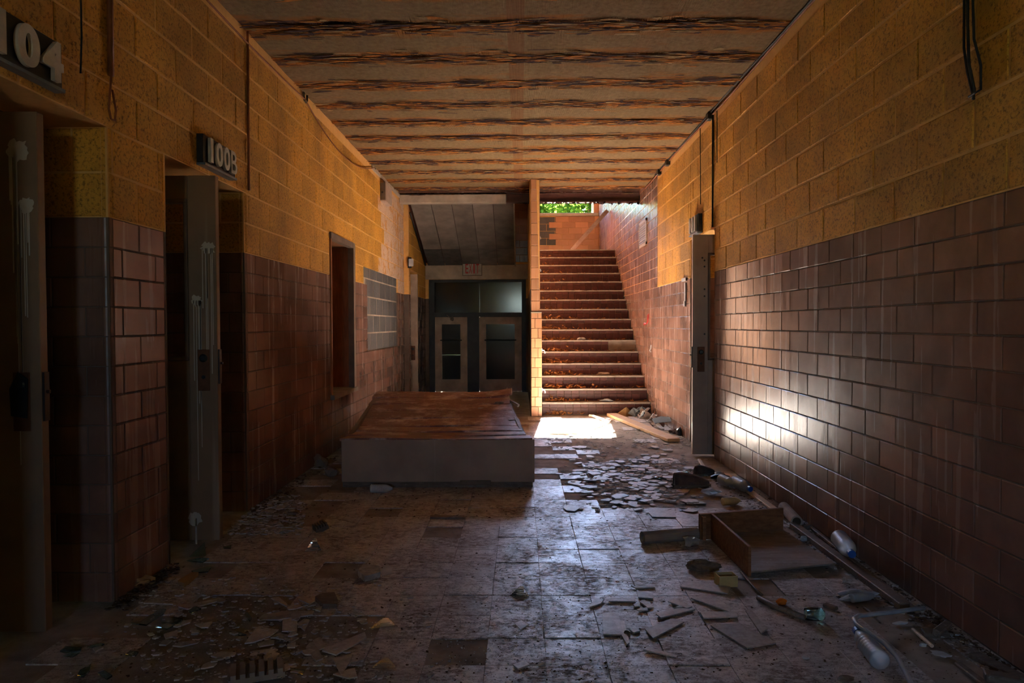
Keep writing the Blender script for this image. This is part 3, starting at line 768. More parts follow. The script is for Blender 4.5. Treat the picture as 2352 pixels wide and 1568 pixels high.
# ------------------------------------------------------------------ doors standing open across the corridor
def splash(parent, x, z, y, r, drips, seed, mat='paint_splash'):
    rg = random.Random(seed); mb = MB(); n = 22
    pts = [(r*rg.uniform(.62, 1.1)*math.cos(2*math.pi*i/n), r*rg.uniform(.62, 1.1)*math.sin(2*math.pi*i/n)) for i in range(n)]
    m = Matrix.Translation((x, y, z)) @ Euler((R(90), 0, 0)).to_matrix().to_4x4(); mb.prism(pts, .0015, m)
    for i in range(drips):
        dx = rg.uniform(-r*.8, r*.8); ln = rg.uniform(.15, drips*.16); w = rg.uniform(.0012, .0028)
        mb.bx(x + dx - w, x + dx + w, y - .0015, y, z - ln, z)
    return mb.build('paint_splash', mat, parent)
def door(name, xh, xe, y, z0, z1, stile, wz0, wz1, mat, lockz, frame_side):
    """leaf seen face on: hinge edge xh, free edge xe, daylight opening between wz0 and wz1"""
    s = 1 if xe > xh else -1; T = .045
    d = empty(name, (xh, y, z0)); struct(d)
    def part(nm, xa, xb, za, zb, t=T, m=mat, b=.003):
        return MB().bevbox(((xa + xb)/2, y + T/2, (za + zb)/2), (abs(xb - xa), t, zb - za), b).build(nm, m, d)
    part('lock_stile', xe, xe - s*stile, z0, z1); part('hinge_stile', xh, xh + s*stile, z0, z1)
    part('top_rail', xh + s*stile, xe - s*stile, wz1, z1); part('lower_panel', xh + s*stile, xe - s*stile, z0, wz0)
    part('glazing_bead', xh + s*stile, xe - s*stile, wz0, wz0 + .022, T + .016, 'frame_paint')
    part('glazing_bead', xh + s*stile, xe - s*stile, wz1 - .022, wz1, T + .016, 'frame_paint')
    part('glazing_bead', xe - s*(stile + .0), xe - s*(stile + .022), wz0 + .022, wz1 - .022, T + .016, 'frame_paint')
    lk = part('lock_plate', xe - s*.045, xe - s*.115, lockz - .14, lockz + .10, T + .008, 'brass_plate', .002)
    xc = xe - s*.08; m = Matrix.Translation((xc, y - .004, lockz + .05)) @ Euler((R(90), 0, 0)).to_matrix().to_4x4()
    MB().lathe([(.0, 0), (.024, 0), (.024, .006), (.015, .012), (.0, .012)], 12, m).build('lock_hole', 'black_plastic', lk)
    m = Matrix.Translation((xc, y - .004, lockz - .06)) @ Euler((R(90), 0, 0)).to_matrix().to_4x4()
    MB().lathe([(.0, 0), (.011, 0), (.011, .006), (0, .006)], 10, m).build('keyhole', 'black_plastic', lk)
    MB().box((xe + s*.004, y + T/2, lockz), (.010, .03, .20)).tube([(xe, y + T/2, lockz + .02), (xe + s*.022, y + T/2, lockz + .02)], .008, 6).build('latch', 'dark_metal', d)
    for z in (z0 + .2, (z0 + z1)/2, z1 - .2): MB().tube([(xh, y + T, z - .05), (xh, y + T, z + .05)], .009, 6).build('hinge', 'dark_metal', d)
    MB().bx(min(xh, xh - s*.05), max(xh, xh - s*.05), y - .02, y + .09, 0, LINT).build('jamb', 'frame_paint', d)
    return d
d2 = door('door_2', XL - .80, -1.762, 4.12, .015, 2.135, .165, 1.065, 2.0, 'door_paint', 1.03, -1)
p = DP(478, 570, 4.12); splash(d2, p.x, p.z, 4.119, .045, 6, 1); p = DP(451, 690, 4.12); splash(d2, p.x, p.z, 4.119, .035, 7, 2)
p = DP(449, 1190, 4.12); splash(d2, p.x, p.z, 4.119, .045, 2, 3)
p = DP(427, 640, 4.13); MB().prism([(-.02, 0), (.03, -.003), (.022, .10)], .004, Matrix.Translation((p.x, 4.14, p.z - .04)) @ Euler((R(90), 0, 0)).to_matrix().to_4x4()).build('glass_remnant', 'ribbed_glass', d2)
d1 = door('door_1', XL - .80, -1.955, 2.88, .012, 2.135, .30, 1.065, 2.0, 'door_paint', .98, -1)
p = DP(42, 345, 2.88); splash(d1, p.x, p.z, 2.879, .05, 8, 4)
p = DP(60, 470, 2.88); splash(d1, p.x, p.z, 2.879, .035, 7, 5)
p = DP(45, 870, 2.88); MB().prism([(-.03, -.13), (.035, -.14), (.04, .02), (.0, .05), (-.035, -.02)], .004, Matrix.Translation((p.x, 2.872, p.z - .02)) @ Euler((R(90), 0, 0)).to_matrix().to_4x4()).build('torn_lock_hole', 'black_plastic', d1)
d3 = door('door_3', XR + .80, 1.649, 6.885, .012, 2.125, .145, .92, 1.95, 'door_grey', .95, 1)
for px, py in ((1618, 598), (1618, 612), (1613, 592), (1618, 664), (1618, 680), (1618, 767)):
    p = DP(px, py, 6.885); MB().lathe([(0, 0), (.009, 0), (.009, .004), (0, .004)], 8, Matrix.Translation((p.x, 6.884, p.z)) @ Euler((R(90), 0, 0)).to_matrix().to_4x4()).build('screw_hole', 'black_plastic', d3)
d4 = door('door_4', VX - .72, -1.735, 11.98, .012, 2.12, .16, .80, 1.98, 'beige_paint', .82, -1)

# frames over the recessed doors
for i, (a, b, xw, s) in enumerate(((A1, A2, XL, -1), (A3, A4, XL, -1), (D1, D2, XR, 1))):
    o = MB().bx(min(xw + s*.30, xw + s*.82), max(xw + s*.30, xw + s*.82), a + .004, b - .004, LINT - .045, LINT + .002).build('trim_%d' % (3 + i), 'frame_paint'); struct(o)

# ------------------------------------------------------------------ exit doors
ed = empty('exit_doors', ((EX0 + EX1)/2, EY, 0)); tag(ed, 'pair of beige glazed exit doors with dark transom above under the exit sign', 'door')
y0 = EY + .05
MB().bx(EX0, EX0 + .10, y0, y0 + .10, 0, ETOP).bx(EX1 - .08, EX1, y0, y0 + .10, 0, ETOP).bx(EX0 + .10, EX1 - .08, y0, y0 + .10, ETOP - .05, ETOP).bx(EX0 + .10, EX1 - .08, y0, y0 + .10, 1.42, 1.50).build('frame', 'black_frame', ed)
tg_ = MB().bx(EX0 + .10, EX1 - .08, y0 + .045, y0 + .055, 1.50, ETOP - .05).build('transom_pane', 'dark_glass', ed)
mx0, mx1 = DP(1073, 800, EY).x, DP(1100, 800, EY).x
MB().bx(mx0, mx1, y0 + .01, y0 + .09, 0, 1.42).build('mullion', 'black_frame', ed)
for xa, xb in ((EX0 + .105, mx0 - .003), (mx1 + .003, EX1 - .085)):
    lf = MB().bx(xa, xa + .13, y0 + .02, y0 + .065, .01, 1.415).bx(xb - .13, xb, y0 + .02, y0 + .065, .01, 1.415).bx(xa + .13, xb - .13, y0 + .02, y0 + .065, 1.28, 1.415).bx(xa + .13, xb - .13, y0 + .02, y0 + .065, .01, .24).build('door_leaf', 'beige_paint', ed)
    MB().bx(xa + .13, xb - .13, y0 + .038, y0 + .046, .24, 1.28).build('pane', 'dark_glass', lf)
    MB().tube([(xb - .10, y0 + .01, .98), (xa + .10, y0 + .01, .98)], .012, 8).build('push_bar', 'dark_metal', lf)
p = DP(1038, 732, EY); MB().blob((p.x, EY + .04, p.z), (.07, .05, .08), 9, .2, 2, flat=False).tube([(p.x, EY + .03, p.z), (p.x - .10, EY + .02, p.z + .07)], .008, 6).build('closer_arm', 'frame_paint', ed)
# plywood boards nailed up behind the doors, with a gap that lets daylight through
gx = DP(1016, 850, EY + .3).x; gz = DP(1040, 815, EY + .3).z
for i, (xa, xb, za, zb, lab) in enumerate(((EX0 - .06, gx, -.0, 2.2, 'narrow'), (gx + .005, mx1, 0, gz, 'lower'), (gx + .0, mx1, gz + .005, 2.2, 'upper'), (mx1 + .002, DW0 - .01, 0, 2.2, 'wide'))):
    o = MB().bx(xa, xb, EY + .27, EY + .288, za, zb).build('plywood_board', 'plywood')
    tag(settle(o), ['narrow upright plywood strip behind the exit door glass', 'low plywood board behind the exit door glass below the light gap', 'tall plywood board behind the exit transom above the light gap', 'wide plywood sheet behind the exit door nearest the stairs'][i], 'board')

# ------------------------------------------------------------------ signs
def text_mesh(body, size, ext, off, mat):
    cu = bpy.data.curves.new('lettering', 'FONT'); cu.body = body; cu.size = size; cu.extrude = ext; cu.offset = off; cu.align_x = 'CENTER'; cu.align_y = 'CENTER'
    t = bpy.data.objects.new('lettering', cu); COL.objects.link(t); bpy.context.view_layer.update()
    me = bpy.data.meshes.new_from_object(t.evaluated_get(bpy.context.evaluated_depsgraph_get())); bpy.data.objects.remove(t); bpy.data.curves.remove(cu)
    xs = [v.co.x for v in me.vertices]; ys = [v.co.y for v in me.vertices]
    c = Vector(((min(xs) + max(xs))/2, (min(ys) + max(ys))/2, 0)); w, h = max(xs) - min(xs), max(ys) - min(ys)
    me.materials.clear(); me.materials.append(MATS[mat])
    return me, c, w, h
def room_sign(name, body, xw, n, ya, yb, za, zb, thick, label):
    s = empty(name, (xw, (ya + yb)/2, za)); tag(s, label, 'sign')
    MB().bevbox((xw + n*thick/2, (ya + yb)/2, (za + zb)/2), (thick, yb - ya, zb - za), .003).build('backplate', 'sign_black', s)
    MB().bx(min(xw, xw + n*(thick + .012)), max(xw, xw + n*(thick + .012)), ya, yb, za - .014, za - .001).build('bottom_rail', 'sign_edge', s)
    x = -.0; chars = []; cw = (yb - ya - .03)/len(body)
    for i, ch in enumerate(body):
        me, c, w, h = text_mesh(ch, 1.0, .04, .035 if ch != 'B' else .012, 'letter_cream')
        fz = (zb - za - .025)/h; fy = min(cw*.86/w, fz*1.25) if ch != '1' else min(cw*.62/w, fz*1.2)
        for v in me.vertices: v.co = Vector(((v.co.x - c.x)*fy, (v.co.y - c.y)*fz, v.co.z*.22))
        q = (i + .5)*cw + .015
        yy = ya + q if n > 0 else yb - q
        o = inst('letter', me, s, (xw + n*(thick + .014), yy, (za + zb)/2), (R(90), 0, R(90) if n > 0 else R(-90)))
    return s
room_sign('room_sign', '104', XL, 1, 2.42, 2.866, 2.215, 2.395, .03, 'black room number sign with raised cream digits 104')
room_sign('room_sign', '100B', XL, 1, 4.115, 4.575, 2.21, 2.375, .04, 'black room number sign with raised cream lettering 100B')
room_sign('room_sign', '101', XR, -1, 7.19, 7.55, 2.195, 2.375, .04, 'grey room number sign with raised cream digits 101 over a doorway')
ex = empty('exit_sign', (0, EY, 2.1)); a, b = DP(1063, 633, EY - .06), DP(1107, 601, EY - .06); ex.location = ((a.x + b.x)/2, EY - .05, a.z)
tag(ex, 'small beige exit sign with red letters above the glazed doors', 'sign')
cx, cz = (a.x + b.x)/2, (a.z + b.z)/2
MB().bevbox((cx, EY - .065, cz), (b.x - a.x, .05, b.z - a.z), .012).build('backplate', 'exit_plate', ex)
MB().bx(a.x - .006, b.x + .006, EY - .098, EY - .085, b.z - .008, b.z + .006).bx(a.x - .006, b.x + .006, EY - .098, EY - .085, a.z - .006, a.z + .008).bx(a.x - .006, a.x + .008, EY - .098, EY - .085, a.z, b.z).bx(b.x - .008, b.x + .006, EY - .098, EY - .085, a.z, b.z).build('rim', 'frame_paint', ex)
cw = (b.x - a.x - .09)/4
for i, ch in enumerate('EXIT'):
    me, c, w, h = text_mesh(ch, 1.0, .02, .012, 'letter_red'); fz = (b.z - a.z)*.70/h; fx = min(cw*.8/w, fz) if ch != 'I' else fz*.8
    for v in me.vertices: v.co = Vector(((v.co.x - c.x)*fx, (v.co.y - c.y)*fz, v.co.z*.2))
    inst('letter', me, ex, (a.x + .045 + cw*(i + .5), EY - .094, cz), (R(90), 0, 0))

# ------------------------------------------------------------------ wires, conduits, boxes on the walls
def cable(name, pts, r, mat, label, cat='cable', n=7, group=None):
    o = MB().tube(pts, r, n).build(name, mat, smooth=True); return tag(settle(o), label, cat, group)
x = XL + .012
cable('conduit', [(x, 4.875, 2.19), (x, 4.885, 3.27)], .009, 'conduit_orange', 'thin orange-painted conduit running down the block wall beside sign 100B', 'conduit')
cable('conduit', [(x, 3.24, 2.40), (x, 3.245, 3.27)], .014, 'conduit_orange', 'thick orange-painted conduit dropping to the corner of doorway 104', 'conduit')
cable('wire_loop', [(x, 3.245, 2.42), (x + .01, 3.215, 2.33), (x + .012, 3.20, 2.24), (x + .012, 3.215, 2.20), (x + .012, 3.245, 2.20), (x + .012, 3.255, 2.25), (x, 3.25, 2.34)], .005, 'conduit_orange', 'small loop of wire hanging below the conduit beside doorway 104', 'wire')
p = WL(172, 168, XL); p2 = WL(176, 0, XL); cable('hanging_wire', [(x, p2.y, 3.27), (x + .006, p2.y, p2.z), (x + .01, (p.y + p2.y)/2 + .005, (p.z + p2.z)/2), (x + .012, p.y, p.z)], .004, 'cable', 'short black wire hanging above doorway 104', 'wire')
hooks = []
for i, (px, py) in enumerate(((697, 222), (858, 380))):
    p = WL(px, py, XL); z = p.z
    o = MB().tube([(XL + .008, p.y - .03, HC), (XL + .012, p.y - .03, z), (XL + .014, p.y - .015, z - .035), (XL + .014, p.y + .03, z - .04), (XL + .014, p.y + .055, z - .02), (XL + .014, p.y + .058, z + .03)], .010, 6).build('cable_hook', 'steel_hook')
    tag(settle(o), 'grey steel cable hook under the ceiling on the orange block wall', 'hook', 'cable hooks on the orange wall'); hooks.append(Vector((XL + .016, p.y, z - .025)))
pts = []
def sag(a, b, d, n=14): return [a.lerp(b, i/n) - Vector((0, 0, d*4*(i/n)*(1 - i/n))) for i in range(n + 1)]
a = Vector((XL + .016, 3.4, 3.22))
cable('sagging_cable', sag(a, hooks[0], .03)[:-1] + sag(hooks[0], hooks[1], .20), .006, 'conduit_orange', 'long brown cable sagging between two hooks on the orange wall')
b0 = WL(868, 390, XL); bx_ = empty('junction_box', (XL, 9.7, 2.95)); tag(bx_, 'beige metal junction box high on the orange wall near the ceiling beam', 'box')
MB().bevbox((XL + .04, 9.72, 3.04), (.08, .44, .25), .006).build('housing', 'beige_paint', bx_)
MB().bevbox((XL + .04, 9.497, 3.04), (.07, .008, .22), .003).build('end_cover', 'frame_paint', bx_)
MB().lathe([(0, 0), (.014, 0), (.014, .006), (0, .006)], 10, Matrix.Translation((XL + .035, 9.493, 3.03)) @ Euler((R(90), 0, 0)).to_matrix().to_4x4()).build('knockout', 'black_plastic', bx_)
p = DP(943, 603, 11.40); tb = empty('alarm_box', (p.x, 11.42, p.z - .06)); tag(tb, 'small pale alarm box on dark plate at the end of the left wall', 'box')
MB().bevbox((p.x - .015, 11.405, p.z), (.06, .03, .17), .004).build('backplate', 'black_frame', tb); MB().bevbox((p.x + .01, 11.38, p.z), (.075, .04, .12), .006).build('cover', 'white_scrap', tb)
x = XR - .012
p = WL(1640, 265, XR); cable('conduit', [(x, 6.765, 2.18), (x, 6.765, 3.27)], .009, 'dark_metal', 'thin dark conduit running down the block wall to doorway 101', 'conduit')
cable('wire', [(x, 6.62, 2.75), (x, 6.625, 3.25)], .004, 'cable', 'thin wire on the block wall just before the conduit at doorway 101', 'wire')
cable('wire', [(x, 7.22, 2.47), (x, 7.24, 3.24)], .004, 'cable', 'thin wire on the block wall above sign 101', 'wire')
cable('ceiling_cable', [(x, y, HC - .03 + .012*math.sin(y*1.7)) for y in [1.2 + .4*i for i in range(24)]], .009, 'conduit_orange', 'orange-painted cable run along the top of the right block wall')
cable('ceiling_cable', [(x - .012, y, HC - .012 + .006*math.sin(y*2.3)) for y in [1.2 + .4*i for i in range(22)]] , .008, 'cable', 'black cable run along the ceiling edge of the right block wall')
for i, (py, px) in enumerate(((265, 1636), (378, 1538), (396, 1518))):
    p = WL(px, py, XR); o = MB().bevbox((XR - .025, p.y, HC - .04), (.05, .09, .07), .006).build('cable_clip', 'dark_metal'); tag(settle(o), 'black cable clip at the ceiling edge of the right block wall', 'clip', 'cable clips on the right wall')
for i, pts in enumerate(([(2222, 0), (2222, 110), (2230, 165), (2245, 228)], [(2232, -40), (2233, 60), (2236, 150), (2248, 205), (2246, 228)], [(2240, -20), (2250, 90), (2266, 150), (2266, 205), (2238, 222)])):
    w = [WL(a, b, XR) for a, b in pts]; w[0].z = max(w[0].z, 2.9)
    cable('hanging_wire', [(XR - .014 - .004*i, q.y, q.z) for q in [Vector((0, w[0].y, HC - .01))] + w], .005 + .001*(i == 1), 'cable',
          ['brown-black wire hanging straight on the near right block wall', 'thicker black wire hanging between two others on the right block wall', 'black wire bowing out at its lower end on the right block wall'][i], 'wire')
p0, p1 = DP(952, 478, 11.6), DP(978, 606, 13.2)
cable('conduit', [(VX + .018, 11.47, 3.07), (VX + .018, 12.1, 2.83), (VX + .018, 13.3, 2.38)], .014, 'dark_metal', 'dark conduit running down beside the sloping soffit', 'conduit')

# ------------------------------------------------------------------ low wooden platform
PF0, PF1 = FL(784, 1121), FL(1228, 1121)
PF0 = Vector((PF0.x, 5.52, 0)); PF1 = Vector((PF1.x, 5.52, 0))
PT_ = empty('wooden_platform', ((PF0.x + PF1.x)/2, 5.52, 0)); tag(PT_, 'low wide plank-topped wooden platform with plain dusty front panel', 'platform')
H1P = CH - (CH - 0)*0 - (1010 - 746)/FPX*5.52
wf = PF1.x - PF0.x
MB().bevbox(((PF0.x + PF1.x)/2, 5.54, .045 + (H1P - .045)/2), (wf, .04, H1P - .045), .005).build('front_panel', 'platform_front', PT_)
MB().bx(PF0.x + .01, PF1.x - .015, 5.55, 5.60, 0, .05).build('plinth', 'old_wood', PT_)
MB().bevbox((DP(1092, 1108, 5.51).x, 5.512, .045), (.24, .014, .035), .003).build('patch_strip', 'frame_paint', PT_)
# planks run across; the top sags in the middle and lifts at the back
def topz(t): return H1P + .003 - .03*math.sin(min(1, t*1.6)*math.pi) + .15*max(0, (t - .35)/.65)**1.3
def rightx(t): return PF1.x - .235*t - .02*math.sin(t*math.pi)
def leftx(t): return PF0.x - .20*t + .0
NP = 8; LEN = 2.35
for i in range(NP):
    t0, t1 = i/NP, (i + 1)/NP; ya, yb = 5.522 + LEN*t0, 5.522 + LEN*t1 - .015
    dz = random.uniform(-.004, .005); z0_, z1_ = topz(t0) + dz, topz(t1) + dz - .004; xa, xb = leftx((t0 + t1)/2), rightx((t0 + t1)/2) + random.uniform(-.02, .025)
    n = 10; vs = []; jag = random.Random(i)
    for j in range(n + 1):
        u = j/n; x = xa + (xb - xa)*u; zz = .006*math.sin(u*7 + i) + (.035*max(0, u - .85)/.15*(i == NP - 1))
        ex0 = jag.uniform(0, .02)*(j == n)
        vs += [(x, ya, z0_ + zz - .016), (x - ex0, yb, z1_ + zz - .016), (x, ya, z0_ + zz + .004), (x - ex0, yb, z1_ + zz + .004)]
    fs = [(0, 2, 3, 1), (4*n, 4*n + 1, 4*n + 3, 4*n + 2)]
    for j in range(n):
        q = 4*j; fs += [(q + 2, q + 6, q + 7, q + 3), (q, q + 1, q + 5, q + 4), (q, q + 4, q + 6, q + 2), (q + 1, q + 3, q + 7, q + 5)]
    MB().add(vs, fs).build('plank', 'platform_wood', PT_)
MB().add([(PF0.x, 5.56, 0), (PF0.x + .03, 5.56, 0), (leftx(1) + .03, 7.85, 0), (leftx(1), 7.85, 0), (PF0.x, 5.56, H1P - .03), (PF0.x + .03, 5.56, H1P - .03), (leftx(1) + .03, 7.85, topz(1) - .03), (leftx(1), 7.85, topz(1) - .03)],
         [(0, 3, 2, 1), (4, 5, 6, 7), (0, 1, 5, 4), (1, 2, 6, 5), (2, 3, 7, 6), (3, 0, 4, 7)]).build('side_panel', 'old_wood', PT_)
MB().add([(PF1.x - .05, 5.56, 0), (PF1.x - .02, 5.56, 0), (rightx(1) - .02, 7.85, 0), (rightx(1) - .05, 7.85, 0), (PF1.x - .05, 5.56, H1P - .06), (PF1.x - .02, 5.56, H1P - .06), (rightx(1) - .02, 7.85, topz(1) - .06), (rightx(1) - .05, 7.85, topz(1) - .06)],
         [(0, 3, 2, 1), (4, 5, 6, 7), (0, 1, 5, 4), (1, 2, 6, 5), (2, 3, 7, 6), (3, 0, 4, 7)]).build('side_panel', 'old_wood', PT_)
MB().bx(leftx(1), rightx(1), 7.84, 7.87, 0, topz(1) - .03).build('back_panel', 'old_wood', PT_)
MB().add([(rightx(1) - .05, 7.80, topz(1)), (rightx(1) - .0, 7.82, topz(1)), (rightx(1) - .02, 7.86, topz(1) + .05), (rightx(1) - .05, 7.84, topz(1) + .01)], [(0, 1, 2), (0, 2, 3), (0, 3, 1), (1, 3, 2)]).build('splinter', 'pale_wood', PT_)
def ontop(px, py):
    t = .5; p = None
    for _ in range(6): p = FL(px, py, topz(max(0, min(1, t))) + .004); t = (p.y - 5.522)/LEN
    return p
for i, (px, py, d, lab, m) in enumerate(((1147, 929, (.10, .05, .045), 'brown wood offcut lying on the platform top', 'old_wood'), (1104, 938, (.05, .03, .012), 'small pale glassy chip on the platform top', 'white_scrap'), (1176, 967, (.09, .06, .03), 'crumpled pale scrap near the edge of the platform top', 'vent_metal'), (898, 967, (.07, .04, .012), 'flat pale flake on the platform top planks', 'vent_metal'))):
    p = ontop(px, py); tag(settle(MB().blob((p.x, p.y, p.z + d[2]*.36), d, 60 + i, .25, 1, .3*i).build('debris_scrap', m)), lab, 'scrap')
p = FL(1185, 950, .34); o = MB().bevbox((p.x - .02, p.y, .45), (.13, .03, .03), .003, (0, .35, -.7)).build('wood_offcut', 'old_wood'); tag(settle(o), 'short wood stick poking past the platform edge', 'offcut')
# things on the floor in front of it
p = FL(876, 1136); pb = empty('plaster_lump', (p.x, p.y, 0)); bpy.data.objects.remove(pb)
def lump(name, px, py, d, mat, label, cat, seed=1, rz=0, amp=.22, sub=2, z=0, smooth=False, group=None):
    p = FL(px, py, z); o = MB().blob((p.x, p.y, z + d[2]*.36), d, seed, amp, sub, rz).build(name, mat, smooth=smooth); return tag(settle(o), label, cat, group)
def bottle(px0, px1, r, mat, cap, label, neck=.35, lift=0.0, capmat='blue_cap', flat=False, liquid=None):
    """bottle lying on the floor, base at px0 and cap at px1"""
    a, b = FL(*px0), FL(*px1); d = b - a; L = d.length; q = d.normalized().to_track_quat('Z', 'Y').to_matrix().to_4x4()
    m = Matrix.Translation((a.x, a.y, r + lift)) @ q
    root = empty('plastic_bottle', (a.x, a.y, 0)); tag(root, label, 'bottle')
    prof = [(0, 0), (r*.80, 0), (r, L*.03)]
    k = 7
    for i in range(k): z = L*(.06 + .54*i/k); prof += [(r, z), (r*.93, z + L*.025), (r, z + L*.05)]
    prof += [(r, L*.62), (r*.86, L*.72), (r*.5, L*.85), (r*.36, L*.88), (r*.36, L*.92)]
    MB().lathe(prof, 18, m).build('body', mat, root, True)
    if liquid: MB().lathe([(0, L*.30), (r*.9, L*.30), (r*.9, L*.62), (0, L*.62)], 16, m).build('content', liquid, root, True)
    if cap: MB().lathe([(0, L*.90), (r*.44, L*.90), (r*.44, L*1.0), (r*.38, L*1.005), (0, L*1.005)], 14, m).build('cap', capmat, root)
    return root
bottle((851, 1131), (906, 1131), .032, 'white_scrap', False, 'white crushed plastic bottle lying before the wooden platform')
bottle((1927, 1268), (1957, 1309), .046, 'clear_plastic', True, 'ribbed clear water bottle with blue cap lying against the tiled wall', lift=.036)
bottle((2022, 1540), (1966, 1467), .036, 'clear_plastic', True, 'ribbed clear water bottle with blue cap under the bent pipe')
bottle((1688, 1118), (1724, 1137), .045, 'clear_plastic', True, 'clear bottle with yellow liquid and blue cap among floor tile fragments', liquid='yellow_liquid')
bottle((1655, 1110), (1690, 1124), .038, 'clear_plastic', False, 'clear capless bottle with yellow dregs lying among floor tile fragments', liquid='yellow_liquid')
o = bottle((1659, 1161), (1703, 1158), .028, 'cream_plastic', False, 'short yellow and white plastic container behind the wooden box')

# ------------------------------------------------------------------ broken drawer
DH = .155
bl, br_, fs_, fr = FL(1606, 1240), FL(1797, 1224), FL(1722, 1326), FL(1918, 1306)
dr = empty('wooden_box', (bl.x, bl.y, 0)); tag(dr, 'broken open wooden box with one side missing lying on the floor', 'box')
def panel(nm, a, b, t, z0, z1, mat):
    d = Vector((b.x - a.x, b.y - a.y, 0)); q = Matrix.Rotation(math.atan2(d.y, d.x), 3, 'Z')
    return MB().bevbox(((a.x + b.x)/2, (a.y + b.y)/2, (z0 + z1)/2), (d.length, t, z1 - z0), .002, q).build(nm, mat, dr)
panel('back_panel', bl, br_, .022, .004, DH, 'drawer_wood')
sb = FL(1634, 1238); panel('side_panel', Vector((sb.x, sb.y - .02, 0)), fs_ + Vector((0, 0, 0)), .016, .004, DH + .002, 'drawer_wood')
c0, c1, c2, c3 = sb, fs_, fr, br_
MB().prism([(c1.x + .008, c1.y), (c2.x, c2.y), (c3.x - .01, c3.y - .015), (c0.x + .008, c0.y - .015)], .008, Matrix.Translation((0, 0, .022))).build('bottom_panel', 'drawer_bottom', dr)
MB().bx(bl.x + .01, bl.x + .03, bl.y - .04, bl.y - .008, .01, DH - .01).build('corner_block', 'drawer_wood', dr)

# tube, fuzz, little tray and other loose things
a, b = FL(1475, 1249), FL(1600, 1238); rr = .036; a.z = b.z = rr; d = (b - a).normalized(); q = d.to_track_quat('Z', 'Y').to_matrix().to_4x4()
o = MB().lathe([(rr*.55, .0), (rr, 0), (rr, (b - a).length), (rr*.55, (b - a).length), (rr*.55, .0)], 18, Matrix.Translation(a) @ q).build('cardboard_tube', 'cardboard_tube', smooth=False)
tag(settle(o), 'grey cardboard tube lying on the floor beside the wooden box', 'tube')
lump('crumpled_bag', 1588, 1252, (.09, .06, .06), 'clear_plastic', 'crumpled clear plastic bag on the end of the cardboard tube', 'bag', 5, 0, .35, 2)
lump('insulation_clump', 1613, 1309, (.16, .085, .06), 'fuzz', 'fuzzy brown clump of insulation between the tube and the wooden box', 'insulation', 8, -.2, .25, 3)
p = FL(1670, 1346); tr = MB(); w, dd, hh, t = .092, .066, .052, .004
mq = Matrix.Rotation(.12, 4, 'Z'); mq.translation = (p.x, p.y + .02, 0)
for (x0, x1, y0_, y1_, z0_, z1_) in ((-w/2, w/2, -dd/2, dd/2, 0, t), (-w/2, w/2, -dd/2, -dd/2 + t, t, hh), (-w/2, w/2, dd/2 - t, dd/2, t, hh), (-w/2, -w/2 + t, -dd/2 + t, dd/2 - t, t, hh), (w/2 - t, w/2, -dd/2 + t, dd/2 - t, t, hh)):
    tr.prism([(x0, y0_), (x1, y0_), (x1, y1_), (x0, y1_)], z1_ - z0_, mq @ Matrix.Translation((0, 0, z0_)))
tag(settle(tr.build('small_tray', 'cream_plastic')), 'small open cream plastic tray on the floor by the wooden box', 'tray')
def stick(name, pts, r, mat, label, cat, n=7, lift=0, flat=None):
    o = MB().tube([FL(*q) + Vector((0, 0, r + (lift[i] if isinstance(lift, list) else lift))) for i, q in enumerate(pts)], r, n, flat=flat).build(name, mat, smooth=n > 5); return tag(settle(o), label, cat)
stick('bent_pipe', [(2122, 1411), (2060, 1425), (2000, 1440), (1972, 1449), (1961, 1460), (1968, 1475), (1990, 1490), (2030, 1514), (2062, 1541), (2085, 1572), (2110, 1615)], .0095, 'grey_pipe', 'bent grey conduit pipe lying on the littered floor', 'pipe', 9, [.02, .03, .045, .055, .06, .062, .062, .055, .04, .02, .0])
stick('round_stick', [(1741, 1378), (1778, 1398), (1848, 1424)], .012, 'old_wood', 'dark round stick lying on the floor beside a teal glass piece', 'stick')
stick('curled_strip', [(1702, 1315), (1713, 1330), (1735, 1355), (1750, 1368)], .006, 'old_wood', 'thin curled strip at the foot of the wooden box', 'strip')
lump('orange_rag', 1796, 1388, (.05, .035, .035), 'orange_rag', 'small bright orange scrap beside the round stick', 'scrap', 12)
a, b = FL(1850, 1424), FL(1893, 1426); q = (b - a).normalized().to_track_quat('Z', 'Y').to_matrix().to_4x4(); L = (b - a).length
o = MB().lathe([(.026, 0), (.028, .01), (.028, L*.8), (.02, L), (.017, L), (.025, L*.78), (.024, 0), (.026, 0)], 14, Matrix.Translation((a.x, a.y, .028)) @ q).build('glass_bottle_end', 'teal_glass', smooth=True)
tag(settle(o), 'broken teal glass bottle end at the tip of the round stick', 'glass')
# long timbers and pipe along the right wall
def timber(name, pa, pb, w, h, mat, label, cat='plank', lift=0.0, roll=0.0):
    a, b = FL(*pa), FL(*pb); d = b - a; q = Matrix.Rotation(math.atan2(d.y, d.x), 3, 'Z') @ Matrix.Rotation(roll, 3, 'X')
    o = MB().bevbox(((a.x + b.x)/2, (a.y + b.y)/2, h/2 + lift), (d.length, w, h), .004, q).build(name, mat); return tag(settle(o), label, cat)
timber('timber_strip', (1822, 1212), (2078, 1402), .05, .035, 'old_wood', 'long dark timber strip on the floor along the right tiled wall')
timber('timber_strip', (1850, 1205), (2108, 1410), .022, .02, 'old_wood', 'thin dark batten between the long timber strip and the tiled wall')
timber('timber_strip', (1668, 1092), (1802, 1190), .05, .02, 'pale_wood', 'pale flat batten along the tiled wall behind the wooden box')
a, b = FL(1800, 1178), FL(1830, 1212); a.z = b.z = .04; q = (b - a).normalized().to_track_quat('Z', 'Y').to_matrix().to_4x4(); L = (b - a).length
